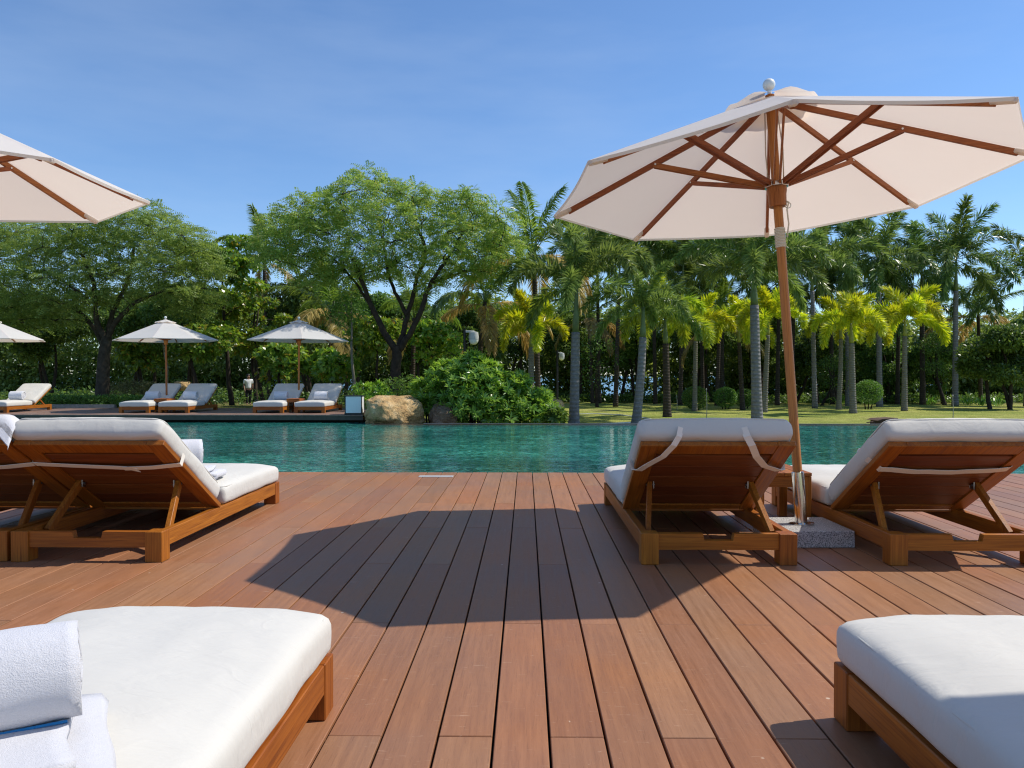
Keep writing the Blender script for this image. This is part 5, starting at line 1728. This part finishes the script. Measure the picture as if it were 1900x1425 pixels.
# low weathered slab box beyond the edge
p = at(1637, 786, 20.0)
t = tag(empty('stone_box', (p.x, 20.0, ground_z(p.x, 20.0)), R(10)), 'low weathered brown box with a flat slab top beyond the pool edge', 'stone box')
hz = at(1637, 777, 20.0).z - ground_z(p.x, 20.0)
MB().prism([(-0.24, 0), (0.27, 0), (0.22, hz - 0.03), (-0.20, hz - 0.03)], lambda u, v: (u, -0.2, v), lambda u, v: (u, 0.2, v)).build('body', M['weathered'], t)
MB().prism([(-0.30, hz - 0.03), (0.27, hz - 0.022), (0.26, hz + 0.03), (-0.17, hz + 0.012)], lambda u, v: (u, -0.26, v), lambda u, v: (u, 0.24, v)).build('slab', M['weathered'], t)
MB().tube([(-0.26, -0.1, hz - 0.10), (-0.36, -0.1, hz - 0.07), (-0.50, -0.08, hz - 0.09)], [0.03, 0.022, 0.012], 6).build('stick', M['weathered'], t)

# ================================================================== PERSON IN THE TREES
def skin_mesh(name, verts, edges, radii, mat, root=0, sub=2):
    me = bpy.data.meshes.new(name)
    me.from_pydata([tuple(v) for v in verts], edges, [])
    o = bpy.data.objects.new(name, me)
    col.objects.link(o)
    sk = o.modifiers.new('skin', 'SKIN')
    sd = me.skin_vertices[0].data
    for i, q in enumerate(radii):
        sd[i].radius = (q, q) if not hasattr(q, '__len__') else q
        sd[i].use_root = (i == root)
    ss = o.modifiers.new('sub', 'SUBSURF')
    ss.levels = ss.render_levels = sub
    dg = bpy.context.evaluated_depsgraph_get()
    dg.update()
    ev = bpy.data.meshes.new_from_object(o.evaluated_get(dg))
    ev.name = name
    bpy.data.objects.remove(o)
    ev.materials.clear()
    ev.materials.append(M[mat])
    ev.polygons.foreach_set('use_smooth', [True] * len(ev.polygons))
    return ev
def person():
    Y = 42.5
    p = at(461, 748, Y)
    g = ground_z(p.x, Y)
    V, E, Rr = [], [], []
    def v(x, y, z, q, prev=None):
        V.append((x, y, z))
        Rr.append(q)
        if prev is not None:
            E.append((prev, len(V) - 1))
        return len(V) - 1
    pel = v(0, 0, 0.93, (0.145, 0.11))
    ws = v(0, 0.0, 1.06, (0.125, 0.095), pel)
    ch = v(0, 0.005, 1.26, (0.155, 0.105), ws)
    ck = v(0, 0.01, 1.39, (0.12, 0.085), ch)
    nk = v(0, 0.0, 1.455, 0.05, ck)
    hd = v(0, -0.015, 1.53, (0.062, 0.070), nk)
    hd2 = v(0, -0.015, 1.60, (0.074, 0.088), hd)
    hd3 = v(0, -0.005, 1.665, (0.060, 0.070), hd2)
    ns = v(0, -0.115, 1.565, 0.012, hd2)
    for s in (-1, 1):
        v(s * 0.082, 0.005, 1.575, 0.014, hd2)
        hp = v(s * 0.09, 0, 0.86, 0.088, pel)
        kn = v(s * 0.10, -0.015 + 0.03 * s, 0.48, 0.060, hp)
        ca = v(s * 0.10, 0.01 + 0.05 * s, 0.33, 0.056, kn)
        an = v(s * 0.10, 0.03 + 0.07 * s, 0.085, 0.038, ca)
        v(s * 0.115, -0.13 + 0.07 * s, 0.035, 0.034, an)
        sh = v(s * 0.185, 0.01, 1.385, 0.060, ck)
        el = v(s * 0.245, 0.02, 1.12, 0.043, sh)
        wr = v(s * 0.235, -0.10, 0.89, 0.030, el)
        pm = v(s * 0.232, -0.125, 0.83, (0.034, 0.022), wr)
        for k, (dy, ln) in enumerate(((-0.03, 0.075), (-0.012, 0.088), (0.008, 0.083), (0.026, 0.066))):
            f1 = v(s * 0.232, -0.13 + dy, 0.785, 0.009, pm)
            v(s * 0.222, -0.140 + dy, 0.785 - ln, 0.008, f1)
        th = v(s * 0.215, -0.165, 0.825, 0.010, pm)
        v(s * 0.205, -0.18, 0.78, 0.009, th)
    t = tag(empty('person', (p.x, Y, g), R(35)), 'person in a white shirt and dark trousers standing among the trees', 'person')
    link('body', skin_mesh('body', V, E, Rr, 'skin'), t)
    # clothes follow the body a little proud of it
    cv, ce, cr = [], [], []
    def c(x, y, z, q, prev=None):
        cv.append((x, y, z)); cr.append(q)
        if prev is not None:
            ce.append((prev, len(cv) - 1))
        return len(cv) - 1
    a = c(0, 0, 0.88, (0.175, 0.14))
    b = c(0, 0, 1.06, (0.155, 0.125), a)
    d = c(0, 0.005, 1.26, (0.182, 0.132), b)
    e = c(0, 0.01, 1.40, (0.135, 0.10), d)
    c(0, 0.005, 1.44, (0.07, 0.07), e)
    for s in (-1, 1):
        f = c(s * 0.19, 0.01, 1.385, 0.080, e)
        c(s * 0.235, 0.016, 1.17, 0.064, f)
    link('shirt', skin_mesh('shirt', cv, ce, cr, 'shirt'), t)
    cv, ce, cr = [], [], []
    a = c(0, 0, 0.95, (0.165, 0.13))
    for s in (-1, 1):
        f = c(s * 0.092, 0, 0.84, 0.108, a)
        k = c(s * 0.10, -0.015 + 0.03 * s, 0.48, 0.080, f)
        c(s * 0.10, 0.03 + 0.07 * s, 0.10, 0.062, k)
    link('trousers', skin_mesh('trousers', cv, ce, cr, 'trousers'), t)
    hb = MB().lathe([(0.05, 1.60), (0.096, 1.612), (0.098, 1.66), (0.075, 1.715), (0.03, 1.738)], 16, (0, 0.012, 0))
    link('hair', hb.mesh('hair', M['hair'], 'all'), t)
person()
print('vertices', sum(len(m.vertices) for m in bpy.data.meshes), 'polys', sum(len(m.polygons) for m in bpy.data.meshes), 'objects', len(bpy.data.objects))
